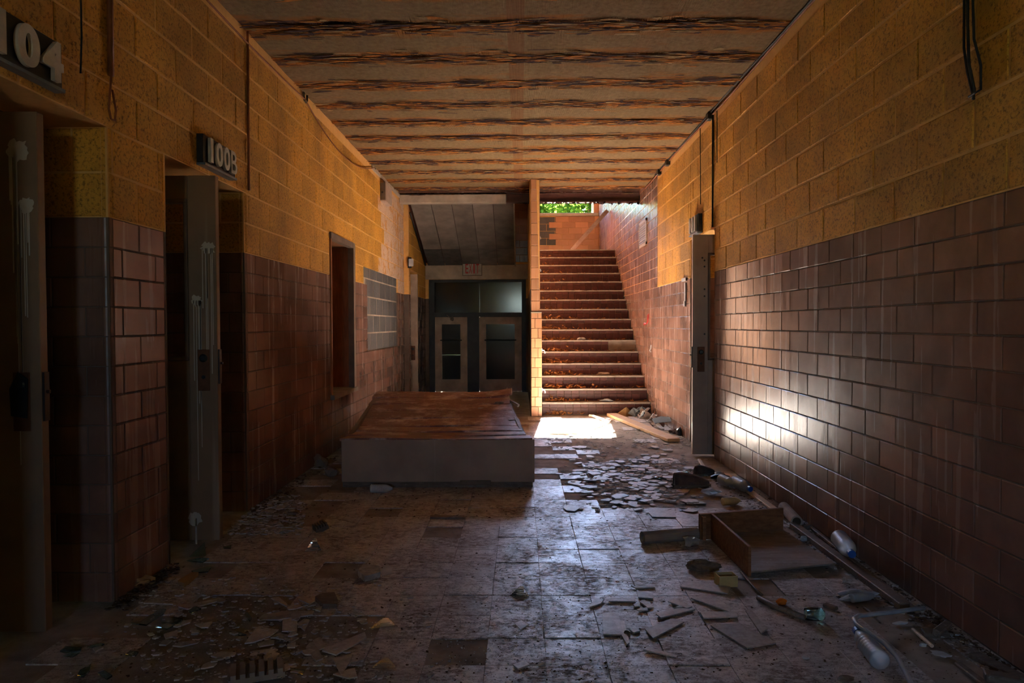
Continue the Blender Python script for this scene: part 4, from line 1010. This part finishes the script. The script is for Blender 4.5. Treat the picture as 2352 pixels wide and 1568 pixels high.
o = MB().lathe([(.026, 0), (.036, 0), (.036, L), (.026, L), (.026, 0)], 16, Matrix.Translation(a) @ q).build('pipe_offcut', 'cardboard_tube'); tag(settle(o), 'grey pipe offcut lying along the tiled wall behind the wooden box', 'pipe')
lump('plastic_sheet', 1968, 1372, (.20, .085, .035), 'clear_plastic', 'flattened clear plastic sheet crumpled by the long timber strip', 'plastic', 21, .3, .3, 3)
o = bottle((1955, 1384), (2012, 1376), .020, 'clear_plastic', False, 'flattened clear plastic tube before the long timber strip')
timber('wood_chip', (1893, 1392), (1922, 1402), .03, .016, 'old_wood', 'small dark wood chip between the teal glass and plastic sheet', 'wood chip')
timber('wood_chip', (1985, 1398), (2012, 1418), .016, .014, 'old_wood', 'thin dark wood sliver above the bent pipe', 'wood chip')
timber('wood_block', (2118, 1460), (2178, 1462), .035, .025, 'old_wood', 'short wood block lying by the right tiled wall', 'wood chip', roll=.2)
timber('wood_block', (2150, 1470), (2178, 1448), .03, .03, 'old_wood', 'second short wood block leaning by the right tiled wall', 'wood chip', .012, .3)
timber('timber_strip', (2095, 1448), (2142, 1488), .014, .014, 'pale_wood', 'thin pale stick beside the short wood blocks', 'stick')
timber('timber_strip', (2235, 1508), (2352, 1568), .05, .02, 'old_wood', 'flat broken board by the wall near the white paper scrap', 'plank')
timber('timber_strip', (2200, 1530), (2290, 1600), .03, .014, 'old_wood', 'narrow splintered batten beside the flat broken board', 'plank', .004)
timber('timber_strip', (2260, 1560), (2345, 1575), .05, .03, 'old_wood', 'thick dark wood piece at the end of the broken board', 'plank')
lump('paper_scrap', 2162, 1505, (.08, .045, .012), 'white_scrap', 'white torn paper scrap on the floor by the right wall', 'scrap', 31, -.4, .3)
lump('white_chunk', 1846, 1243, (.045, .035, .04), 'white_scrap', 'white rough chunk beside the wooden box and the timber strip', 'scrap', 32)
lump('white_chunk', 2120, 1484, (.03, .02, .015), 'white_scrap', 'small white crumb of plaster beside the thin pale stick', 'scrap', 33)
lump('plaster_chip', 1850, 1512, (.03, .022, .012), 'white_scrap', 'small glinting chip alone on the floor before the bent pipe', 'scrap', 34)
lump('paper_scrap', 2068, 1432, (.07, .03, .01), 'white_scrap', 'pale blue paper scrap behind the bent pipe', 'scrap', 35, .2)
lump('torn_flap', 1945, 1560, (.06, .04, .015), 'old_wood', 'small dark curled flap on the floor left of the water bottle', 'scrap', 36)
lump('dark_lump', 1855, 1215, (.07, .04, .035), 'old_wood', 'dark wooden lump at the end of the pipe offcut', 'scrap', 37)
# shoes and things by door 101
def shoe(px, py, rz, label, L=.27):
    p = FL(px, py); root = empty('old_shoe', (p.x, p.y, 0)); tag(root, label, 'shoe')
    m = Matrix.Translation((p.x, p.y, 0)) @ Matrix.Rotation(rz, 4, 'Z')
    out = [(-.5, -.12), (-.3, -.15), (.1, -.16), (.35, -.18), (.5, -.08), (.5, .06), (.35, .16), (.1, .13), (-.3, .13), (-.5, .10)]
    MB().prism([(x*L, y*L) for x, y in out], .022, m).build('sole', 'shoe_sole', root)
    mb = MB(); rings = [(-.47, .10, .30), (-.30, .13, .33), (-.10, .13, .30), (.10, .13, .24), (.30, .15, .17), (.46, .08, .08)]; n = 10; vs = []
    for x, w, h in rings:
        for j in range(n): an = math.pi*j/(n - 1); vs.append(m @ Vector((x*L, w*L*math.cos(an), .02 + h*L*math.sin(an)*(.9 if j % 2 else 1))))
    fs = [(i*n + j, i*n + j + 1, (i + 1)*n + j + 1, (i + 1)*n + j) for i in range(len(rings) - 1) for j in range(n - 1)]
    fs += [tuple(range(n)), tuple(range((len(rings) - 1)*n, len(rings)*n))[::-1]]
    mb.add(vs, fs).build('upper', 'shoe', root, True)
    return root
shoe(1588, 1117, .1, 'worn brown shoe lying among the floor tile fragments', .30)
shoe(1618, 1091, .5, 'dark grey old shoe sole lying near the foot of door 101', .22)
lump('black_rag', 1655, 1098, (.14, .10, .06), 'black_plastic', 'black crumpled rag beside the dark grey shoe', 'rag', 41, .2, .3, 2)
lump('glass_jar', 1570, 1101, (.07, .06, .06), 'clear_plastic', 'small clear broken jar behind the worn brown shoe', 'jar', 42, 0, .15)
lump('crumpled_bag', 1630, 1135, (.14, .09, .06), 'clear_plastic', 'crumpled clear plastic bag before the yellow bottles', 'bag', 43, 0, .35, 2)
lump('teal_cap', 1508, 1097, (.11, .10, .02), 'teal_glass', 'round teal plastic disc among the floor tile fragments', 'disc', 44, 0, .1, 2)
lump('teal_cap', 1568, 1086, (.11, .06, .014), 'teal_glass', 'narrow teal plastic scrap among the floor tile fragments', 'disc', 45, 0, .15, 2)
timber('pale_stick', (1606, 1058), (1622, 1083), .03, .02, 'pale_wood', 'short pale stick before the foot of door 101', 'stick')
# planks by the foot of the stairs
timber('wood_plank', (1405, 955), (1548, 1015), .14, .04, 'plank_wood', 'thick tan plank lying on the floor at the foot of the stairs')
stick('lath', [(1262, 997), (1324, 1000), (1345, 992), (1405, 968)], .014, 'pale_wood', 'bent pale lath lying in the sunlit patch of floor', 'lath', 5)
stick('lath', [(1354, 957), (1362, 958), (1386, 966)], .018, 'pale_wood', 'short pale splintered lath at the edge of the sunlit floor', 'lath', 5)
p = FL(1436, 955); p.y = 9.90
o = MB().add([(p.x - .13, p.y - .04, 0), (p.x + .0, p.y - .08, 0), (p.x + .02, p.y + .03, .12), (p.x - .1, p.y + .05, .03), (p.x + .16, p.y - .03, 0), (p.x + .1, p.y + .06, .02)], [(0, 1, 2), (0, 2, 3), (1, 4, 2), (2, 4, 5), (2, 5, 3), (0, 3, 5, 4, 1)]).build('folded_cardboard', 'cardboard')
tag(settle(o), 'folded brown cardboard piece standing against the lowest stair', 'cardboard')
rg = random.Random(21)
for i in range(16):
    u, v = (i % 4 + rg.uniform(.2, .8))/4, (i//4 + rg.uniform(.2, .8))/4
    px = 1456 + 84*u; py = 946 + v*max(4, (px - 1405)*.38 - 9); p = FL(px, py)
    if p.x > XR - .14: p.x = XR - .14
    if p.y > 9.88: p.y = 9.88
    L = rg.uniform(.12, .22); n = 8; mb = MB(); vs = []; rz = rg.uniform(-.8, .8); ph = rg.uniform(0, 6)
    zb = .004 + .012*(i % 3)
    m = Matrix.Translation((p.x, p.y, zb)) @ Matrix.Rotation(rz, 4, 'Z')
    for j in range(n + 1):
        u = j/n - .5; z = .045*(1 + math.sin(u*9 + ph))*.7
        w = .05*(1 + .4*math.sin(u*7 + ph*2)); vs += [m @ Vector((u*L, -w, z)), m @ Vector((u*L, w, z*.8 + .03*math.sin(u*5 + ph) + .025)), m @ Vector((u*L, -w, z + .006)), m @ Vector((u*L, w, z*.8 + .03*math.sin(u*5 + ph) + .031))]
    fs = []
    for j in range(n): q = 4*j; fs += [(q + 2, q + 6, q + 7, q + 3), (q, q + 1, q + 5, q + 4), (q, q + 4, q + 6, q + 2), (q + 1, q + 3, q + 7, q + 5)]
    mb.add(vs, fs).build; o = mb.build('crumpled_strip', ['cloth_blue', 'cloth_blue', 'white_scrap', 'shoe'][i % 4])
    tag(settle(o), 'crumpled ' + ['blue-grey', 'blue-grey', 'whitish', 'dark'][i % 4] + ' vinyl strip in the heap beside the lowest stair', 'vinyl strip', ['blue-grey', 'blue-grey', 'whitish', 'dark'][i % 4] + ' strips in the heap by the stairs')
p = FL(1516, 985); o = MB().prism([(-.10, -.08), (.10, -.11), (.14, .03), (.05, .10), (-.08, .06)], .006, Matrix.Translation((p.x, p.y, .11)) @ Euler((.2, -.12, .2)).to_matrix().to_4x4()).build('vinyl_sheet', 'cloth_blue')
tag(settle(o), 'flat pale blue vinyl sheet lying on the heap beside the plank', 'sheet')
lump('black_lump', 1562, 1000, (.10, .12, .11), 'black_plastic', 'black rounded lump against the wall beside the plank end', 'lump', 51, 0, .15, 2)
lump('grey_rag', 1550, 996, (.12, .10, .06), 'shoe', 'grey rag crumpled beside the black lump', 'rag', 52, 0, .3, 2)

# ------------------------------------------------------------------ near floor debris
def slabpx(name, pts, h, mat, label, cat, lift=0.0, tilt=(0, 0), group=None):
    w = [FL(*q) for q in pts]; c = sum(w, Vector())/len(w)
    poly = [(q.x - c.x, q.y - c.y) for q in w]
    ar = sum(poly[i][0]*poly[(i + 1) % len(poly)][1] - poly[(i + 1) % len(poly)][0]*poly[i][1] for i in range(len(poly)))
    if ar < 0: poly = poly[::-1]
    if name == 'floor_tile_fragment' and group:
        ln = max(math.hypot(a[0] - b[0], a[1] - b[1]) for a in poly for b in poly); th = abs(ar)/2/ln
        q = 'long narrow ' if th < ln*.22 and ln > .06 else ('large ' if abs(ar)/2 > .006 else ('hand-sized ' if abs(ar)/2 > .002 else 'small '))
        label, group = q + label, q + group
    m = Euler((tilt[0], tilt[1], 0)).to_matrix().to_4x4()
    o = MB().prism(poly, h, m).build(name, mat); o.location = (c.x, c.y, .001 + lift); return tag(o, label, cat, group)
FT = 'floor_tile_fragment'
near_right = [[(1562, 1350), (1578, 1336), (1678, 1352), (1672, 1367)], [(1586, 1377), (1625, 1367), (1678, 1398), (1676, 1410)], [(1506, 1414), (1560, 1399), (1597, 1402), (1518, 1424)],
  [(1482, 1449), (1542, 1424), (1572, 1432), (1500, 1470)], [(1410, 1430), (1434, 1430), (1446, 1480), (1386 + 54, 1484)], [(1354, 1398), (1366, 1376), (1388, 1380), (1380, 1390)],
  [(1398, 1384), (1402, 1377), (1458, 1377), (1460, 1385)], [(1466, 1375), (1462, 1358), (1500, 1366), (1500, 1377)], [(1468, 1384), (1480, 1380), (1502, 1398), (1488, 1399)],
  [(1632, 1438), (1700, 1435), (1782, 1480), (1716, 1491)], [(1712, 1406), (1724, 1402), (1762, 1447), (1748, 1458)], [(1478, 1497), (1486, 1491), (1556, 1509), (1553, 1513)],
  [(1452, 1350), (1504, 1348), (1504, 1352), (1460, 1354)], [(1534, 1385), (1550, 1380), (1590, 1396), (1578, 1400)], [(1548, 1399), (1566, 1392), (1568, 1398)], [(1454, 1391), (1466, 1387), (1470, 1394), (1458, 1396)],
  [(1462, 1404), (1486, 1398), (1488, 1405), (1466, 1406)], [(1444, 1448), (1458, 1440), (1470, 1452), (1456, 1456)], [(1182, 1434), (1198, 1428), (1213, 1438), (1196, 1449)], [(1178, 1530), (1204, 1521), (1217, 1530), (1190, 1540)],
  [(1384, 1412), (1420, 1410), (1432, 1462), (1386, 1460)], [(1608, 1410), (1690, 1408), (1694, 1420), (1616, 1424)]]
for i, q in enumerate(near_right):
    slabpx(FT, q, .005, 'fragment', 'broken vinyl tile fragment on the floor between the wooden box and bent pipe', 'tile fragment', random.uniform(.001, .004), (random.uniform(-.02, .02), random.uniform(-.02, .02)), 'tile fragments by the wooden box')
slabpx(FT, [(1490, 1180), (1492, 1168), (1550, 1170), (1553, 1190), (1498, 1189)], .005, 'fragment', 'almost whole square tile fragment lying before the tile heap', 'tile fragment', .003)
near_left = [[(592, 1426), (606, 1412), (650, 1406), (722, 1408), (718, 1416), (640, 1427)], [(562, 1480), (590, 1444), (640, 1450), (622, 1464), (582, 1478)], [(622, 1466), (640, 1456), (686, 1468), (676, 1474)],
  [(740, 1500), (750, 1492), (838, 1454), (842, 1468), (772, 1510)], [(702, 1490), (712, 1478), (722, 1476), (742, 1516), (726, 1522)], [(764, 1516), (810, 1506), (806, 1520), (784, 1556)], [(622, 1376), (640, 1374), (660, 1390), (658, 1396)],
  [(686, 1380), (696, 1370), (724, 1384), (710, 1392)], [(682, 1436), (700, 1424), (712, 1428), (700, 1452)], [(650, 1420), (684, 1418), (682, 1452), (648, 1452)], [(724, 1404), (740, 1396), (736, 1408)], [(718, 1474), (736, 1466), (748, 1490), (732, 1496)],
  [(580, 1500), (622, 1494), (616, 1502), (588, 1506)], [(410, 1396), (500, 1377), (506, 1382), (430, 1402)], [(500, 1375), (520, 1380), (512, 1388), (498, 1386)], [(660, 1482), (680, 1476), (678, 1490), (660, 1490)], [(404, 1390), (330, 1388), (360, 1382)]]
for q in near_left:
    slabpx(FT, q, .005, 'fragment', 'dusty broken tile fragment in the scatter before doorway 100B', 'tile fragment', random.uniform(.001, .004), (random.uniform(-.03, .03), random.uniform(-.03, .03)), 'tile fragments on the left floor')
slabpx('brick_fragment', [(724, 1380), (742, 1372), (768, 1370), (776, 1388), (774, 1398), (742, 1398)], .022, 'old_wood', 'thick reddish broken tile piece on top of the left fragments', 'brick fragment')
slabpx('stone_block', [(822, 1322), (836, 1306), (872, 1312), (874, 1326), (838, 1336)], .028, 'chip', 'thick grey angular stone lying alone on the vinyl floor', 'stone')
slabpx('cloth_puddle', [(872, 1314), (884, 1300), (904, 1302), (898, 1318), (878, 1322)], .003, 'white_scrap', 'thin whitish scrap beside the grey angular stone', 'scrap')
slabpx('timber_strip', [(988, 1187), (1067, 1188), (1067, 1192), (988, 1191)], .012, 'old_wood', 'thin dark strip on the floor in front of the platform shadow', 'strip')
def ribbed(px, py, w, l, rz, label, mat, n=6, h=.03, tilt=0.0):
    p = FL(px, py); root = empty('ribbed_piece', (p.x, p.y, 0)); tag(root, label, 'fragment'); m = Matrix.Translation((p.x, p.y, .002)) @ Matrix.Rotation(rz, 4, 'Z') @ Matrix.Rotation(tilt, 4, 'X')
    MB().prism([(-w/2, -l/2), (w/2, -l/2), (w/2, l/2), (-w/2, l/2)], h*.55, m).build('base', mat, root)
    for i in range(n):
        y = -l/2 + l*(i + .5)/n
        MB().prism([(-w/2, y - l/n*.28), (w/2, y - l/n*.28), (w/2, y + l/n*.28), (-w/2, y + l/n*.28)], h*.45, m @ Matrix.Translation((0, 0, h*.55))).build('rib', mat, root)
    return root
ribbed(590, 1552, .10, .19, -1.2, 'ribbed brown tile chunk on the near left floor', 'cardboard_tube', 6, .035)
ribbed(738, 1217, .08, .08, -1.0, 'small ribbed tile chunk on the floor before the platform', 'frame_paint', 5, .045, .3)
def pyramid(px, py, w, hh, label, mat, n=6, rz=0.2):
    p = FL(px, py); root = empty('glass_block_shard', (p.x, p.y, 0)); tag(root, label, 'glass')
    for i in range(n):
        s = 1 - i/n*.85; m = Matrix.Translation((p.x, p.y + .012*i*.4, hh*i/n)) @ Matrix.Rotation(rz, 4, 'Z')
        MB().prism([(-w/2*s, -w*.28), (w/2*s, -w*.22), (w/2*s*.6, w*.2), (-w/2*s*.7, w*.22)], hh/n*.8, m).build('ridge', mat, root)
pyramid(720, 1262, .085, .055, 'triangular ridged glass block shard on the left floor', 'ribbed_glass')
pyramid(1197, 1366, .09, .03, 'ridged yellowish glass block shard in the middle of the floor', 'ribbed_glass', 5, -.3)
pyramid(884, 1436, .11, .018, 'flat clear ridged glass shard on the near floor', 'ribbed_glass', 4, .1)
pyramid(884, 1528, .09, .016, 'curved ridged clear glass shard on the near floor edge', 'ribbed_glass', 4, .0)
shards = [[(300, 1437), (322, 1434), (366, 1403), (382, 1402), (376, 1412), (336, 1440)], [(368, 1424), (386, 1420), (420, 1426), (416, 1438), (372, 1434)], [(356, 1442), (384, 1434), (402, 1440), (384, 1450)], [(138, 1500), (150, 1490), (188, 1492), (186, 1498), (152, 1503)],
  [(146, 1512), (168, 1504), (184, 1502), (168, 1512)], [(200, 1490), (232, 1482), (240, 1484), (222, 1490)], [(288, 1508), (300, 1500), (318, 1502), (312, 1510)], [(178, 1556), (184, 1544), (210, 1530), (206, 1546), (192, 1560)], [(224, 1552), (240, 1546), (258, 1556), (246, 1564)],
  [(432, 1408), (448, 1396), (462, 1402), (440, 1412)], [(562, 1414), (568, 1410), (578, 1424), (574, 1432)], [(440, 1314), (472, 1308), (486, 1306), (478, 1316), (446, 1318)], [(512, 1259), (532, 1256), (530, 1262), (514, 1262)], [(430, 1290), (460, 1284), (480, 1286), (466, 1296)], [(526, 1456), (548, 1456), (566, 1462), (540, 1464)], [(666, 1540), (700, 1544), (696, 1552), (668, 1548)]]
for q in shards:
    slabpx('glass_shard', q, .006, 'teal_glass', 'greenish broken window glass shard lying on the left floor', 'glass', .004, (random.uniform(-.06, .06), random.uniform(-.06, .06)), 'glass shards on the left floor')
p = FL(452, 1278); o = MB().prism([(-.04, 0), (.05, 0), (.035, .075)], .005, Matrix.Translation((p.x, p.y, 0)) @ Euler((R(70), 0, .15)).to_matrix().to_4x4()).build('glass_shard', 'teal_glass'); tag(settle(o), 'upright triangular glass shard under the edge of door 100B', 'glass')
slabpx('wood_block', [(408, 1342), (416, 1336), (440, 1322), (456, 1322), (434, 1342), (424, 1348)], .018, 'cardboard', 'small tan wood block before the tiled pier', 'wood chip')
lump('tan_lump', 330, 1345, (.10, .05, .05), 'cardboard', 'crumbled tan lump at the foot of the tiled pier', 'lump', 71, .6, .3, 2)
lump('plaster_lump', 736, 1072, (.14, .13, .13), 'concrete', 'large plaster lump at the foot of the left wall by the platform', 'lump', 72, 0, .25, 2)
lump('plaster_lump', 762, 1094, (.11, .10, .10), 'concrete', 'smaller plaster lump beside the platform corner', 'lump', 73, 0, .25, 2)
lump('plaster_lump', 672, 1183, (.08, .06, .03), 'concrete', 'flat pale oval lump at the edge of the platform shadow', 'lump', 74, 0, .1, 2)
lump('dark_clump', 1440, 1458, (.03, .022, .02), 'fuzz', 'dark little clump among the fragments by the wooden box', 'clump', 75)

# random smaller fragments: shared shapes, one object each
rg = random.Random(77); SH = []
for k in range(22):
    n = rg.randint(4, 6); a0 = rg.uniform(0, 6.28); an = sorted(a0 + 2*math.pi*(j + rg.uniform(-.32, .32))/n for j in range(n)); e = rg.uniform(.5, .95)
    SH.append(MB().prism([(math.cos(t)*rg.uniform(.7, 1), math.sin(t)*e*rg.uniform(.7, 1)) for t in an], .005).mesh('tile_fragment', 'fragment'))
def where(p, s):
    sz = 'tiny' if s < .03 else ('small' if s < .045 else ('palm-sized' if s < .062 else 'large'))
    if p.y > 8.2: nr = 'beside the sunlit patch of floor'
    elif p.x > 1.35: nr = 'near the foot of door 101'
    elif p.x > .95: nr = 'around the worn brown shoe'
    elif p.x < .45: nr = 'beside the wooden platform'
    else: nr = 'in the middle of the wide tile heap'
    return sz + ' broken grey vinyl tile fragment ' + nr, sz + ' fragments ' + nr
def scatter(n, fn, smin, smax, label, group):
    k = 0
    while k < n:
        px, py = fn(); p = FL(px, py)
        if not (XL + .06 < p.x < XR - .06): continue
        s = smin*(smax/smin)**(rg.random()**1.6)
        o = inst(FT, rg.choice(SH), None, (p.x, p.y, .001 + rg.random()*.007), (rg.uniform(-.04, .04), rg.uniform(-.04, .04), rg.uniform(0, 6.28)), (s, s, 1)); l2, g2 = where(p, s) if label is None else (('large ' if s > .045 else 'small ') + label, ('large ' if s > .045 else 'small ') + group); tag(o, l2, 'tile fragment', g2); k += 1
def heap():
    y = rg.triangular(1016, 1185, 1085); t = (y - 1016)/170
    return rg.triangular(1250 + 60*t, 1640 + 10*t, 1420 + 60*t), y
scatter(190, heap, .028, .105, None, None)
scatter(38, lambda: (rg.uniform(505, 650), rg.uniform(1150, 1225)), .025, .08, 'broken tile fragment in the litter along the left tiled wall', 'tile fragments along the left wall')
scatter(30, lambda: (rg.gauss(560, 140), rg.uniform(1385, 1560)), .02, .06, 'irregular tile fragment in the scatter before doorway 100B', 'tile fragments on the left floor')
mbs = {'chip': MB(), 'dirt': MB()}
def chips(n, fn, lo, hi, key, zmax=.010):
    for _ in range(n):
        px, py = fn(); p = FL(px, py)
        if not (XL + .02 < p.x < XR - .02) or p.y > 9.9: continue
        q = lo*(hi/lo)**(rg.random()**2); m = Matrix.Translation((p.x, p.y, rg.random()*zmax)) @ Euler((rg.uniform(-.12, .12), rg.uniform(-.12, .12), rg.uniform(0, 6.3))).to_matrix().to_4x4()
        mbs[key].prism([(-q, -q*rg.uniform(.3, .8)), (q*rg.uniform(.4, 1), -q*.6), (q*rg.uniform(.5, 1), q*.5), (-q*.4, q*rg.uniform(.4, .9))], min(.006, q*rg.uniform(.15, .5)), m)
chips(900, heap, .008, .035, 'chip', .006)
chips(500, lambda: (rg.uniform(1250, 1600), rg.uniform(985, 1030)), .006, .03, 'chip')
chips(900, lambda: (rg.gauss(560, 190), rg.uniform(1330, 1568)), .004, .018, 'chip')
chips(700, lambda: (rg.uniform(500, 700), rg.uniform(1140, 1230)), .006, .03, 'chip', .014)
chips(2600, lambda: (rg.uniform(250, 2200), rg.uniform(1190, 1568)), .0016, .007, 'dirt', .002)
chips(500, lambda: (rg.uniform(620, 1230), rg.uniform(1120, 1190)), .002, .010, 'dirt', .003)
def along(x0, y0, x1, y1, w): 
    def f():
        t = rg.random(); return x0 + (x1 - x0)*t + rg.gauss(0, w), y0 + (y1 - y0)*t + abs(rg.gauss(0, w*.5))
    return f
chips(1500, along(1660, 1085, 2352, 1530, 30), .003, .016, 'dirt', .012); chips(500, along(1660, 1090, 2352, 1540, 40), .004, .016, 'chip', .012)
chips(700, along(265, 1392, 392, 1298, 14), .003, .018, 'dirt', .02); chips(500, along(560, 1185, 760, 1045, 14), .004, .02, 'dirt', .02)
tag(mbs['chip'].build('tile_chips', 'chip'), 'fine chips of broken floor tile scattered over the corridor floor', 'rubble', kind='stuff')
tag(mbs['dirt'].build('dirt_crumbs', 'dirt'), 'dark dirt crumbs and grit scattered over the corridor floor', 'grit', kind='stuff')
mb = MB(); 
for _ in range(1300):
    px, py = rg.gauss(1150, 300), rg.uniform(1180, 1568); p = FL(px, py)
    if abs(p.x) > 1.75: continue
    q = rg.uniform(.0012, .0032); m = Matrix.Translation((p.x, p.y, .001 + q*.4)) @ Euler((rg.uniform(-.6, .6), rg.uniform(-.6, .6), rg.uniform(0, 6.3))).to_matrix().to_4x4()
    mb.prism([(-q, -q), (q, -q*.7), (q*.8, q), (-q*.6, q*.8)], q, m)
tag(mb.build('glass_crumbs', 'white_scrap'), 'glittering crumbs of glass and grit on the vinyl tiles', 'glass crumbs', kind='stuff')

# ------------------------------------------------------------------ outdoors
struct(MB().bx(-60, 60, 17.0, 120, -.3, -.02).bx(-60, XL - .95, -80, 17.0, -.3, -.02).build('ground', 'grass'))
rg = random.Random(9)
def tree(x, y, h, rx, nl, label):
    t = empty('tree', (x, y, 0)); tag(t, label, 'tree', None)
    MB().tube([(x, y, -.02), (x + .1, y, h*.35), (x - .05, y + .1, h*.6), (x, y, h*.85)], .2, 8, rs=[.22, .17, .12, .05]).build('trunk', 'bark', t)
    mb = MB()
    for i in range(7):
        a = i*.9 + rg.random(); z = h*rg.uniform(.35, .6); mb.tube([(x, y, z), (x + math.cos(a)*rx*.5, y + math.sin(a)*rx*.5, z + h*.15), (x + math.cos(a)*rx*.85, y + math.sin(a)*rx*.85, z + h*.22)], .05, 5, rs=[.07, .04, .015])
    mb.build('branches', 'bark', t)
    vs, fs = [], []; cl = []
    for _ in range(70):
        while True:
            u = Vector((rg.uniform(-1, 1), rg.uniform(-1, 1), rg.uniform(-1, 1)))
            if u.length < 1: break
        cl.append(Vector((x + u.x*rx, y + u.y*rx*.7, h*.62 + u.z*h*.36)))
    for i in range(nl):
        c = rg.choice(cl) + Vector((rg.gauss(0, .32), rg.gauss(0, .32), rg.gauss(0, .26))); q = rg.uniform(.08, .15)
        m = Euler((rg.uniform(-1.2, 1.2), rg.uniform(-1.2, 1.2), rg.uniform(0, 6.3))).to_matrix(); k = len(vs)
        vs += [c + m @ Vector(v) for v in ((-q, 0, 0), (-q*.2, -q*.6, .01), (q, 0, 0), (-q*.2, q*.6, .01))]; fs.append((k, k + 1, k + 2, k + 3))
    o = MB().add(vs, fs).build('foliage', 'green_leaf', t); o['kind'] = 'stuff'
tree(2.6, 27.0, 7.7, 2.9, 13000, 'leafy green tree seen through the landing window')
tree(-3.0, 29.5, 7.8, 2.6, 12000, 'darker green tree beyond the wall end at the landing window')
tree(8.4, 31.5, 6.9, 2.6, 8000, 'green tree outside to the side of the landing window jamb')
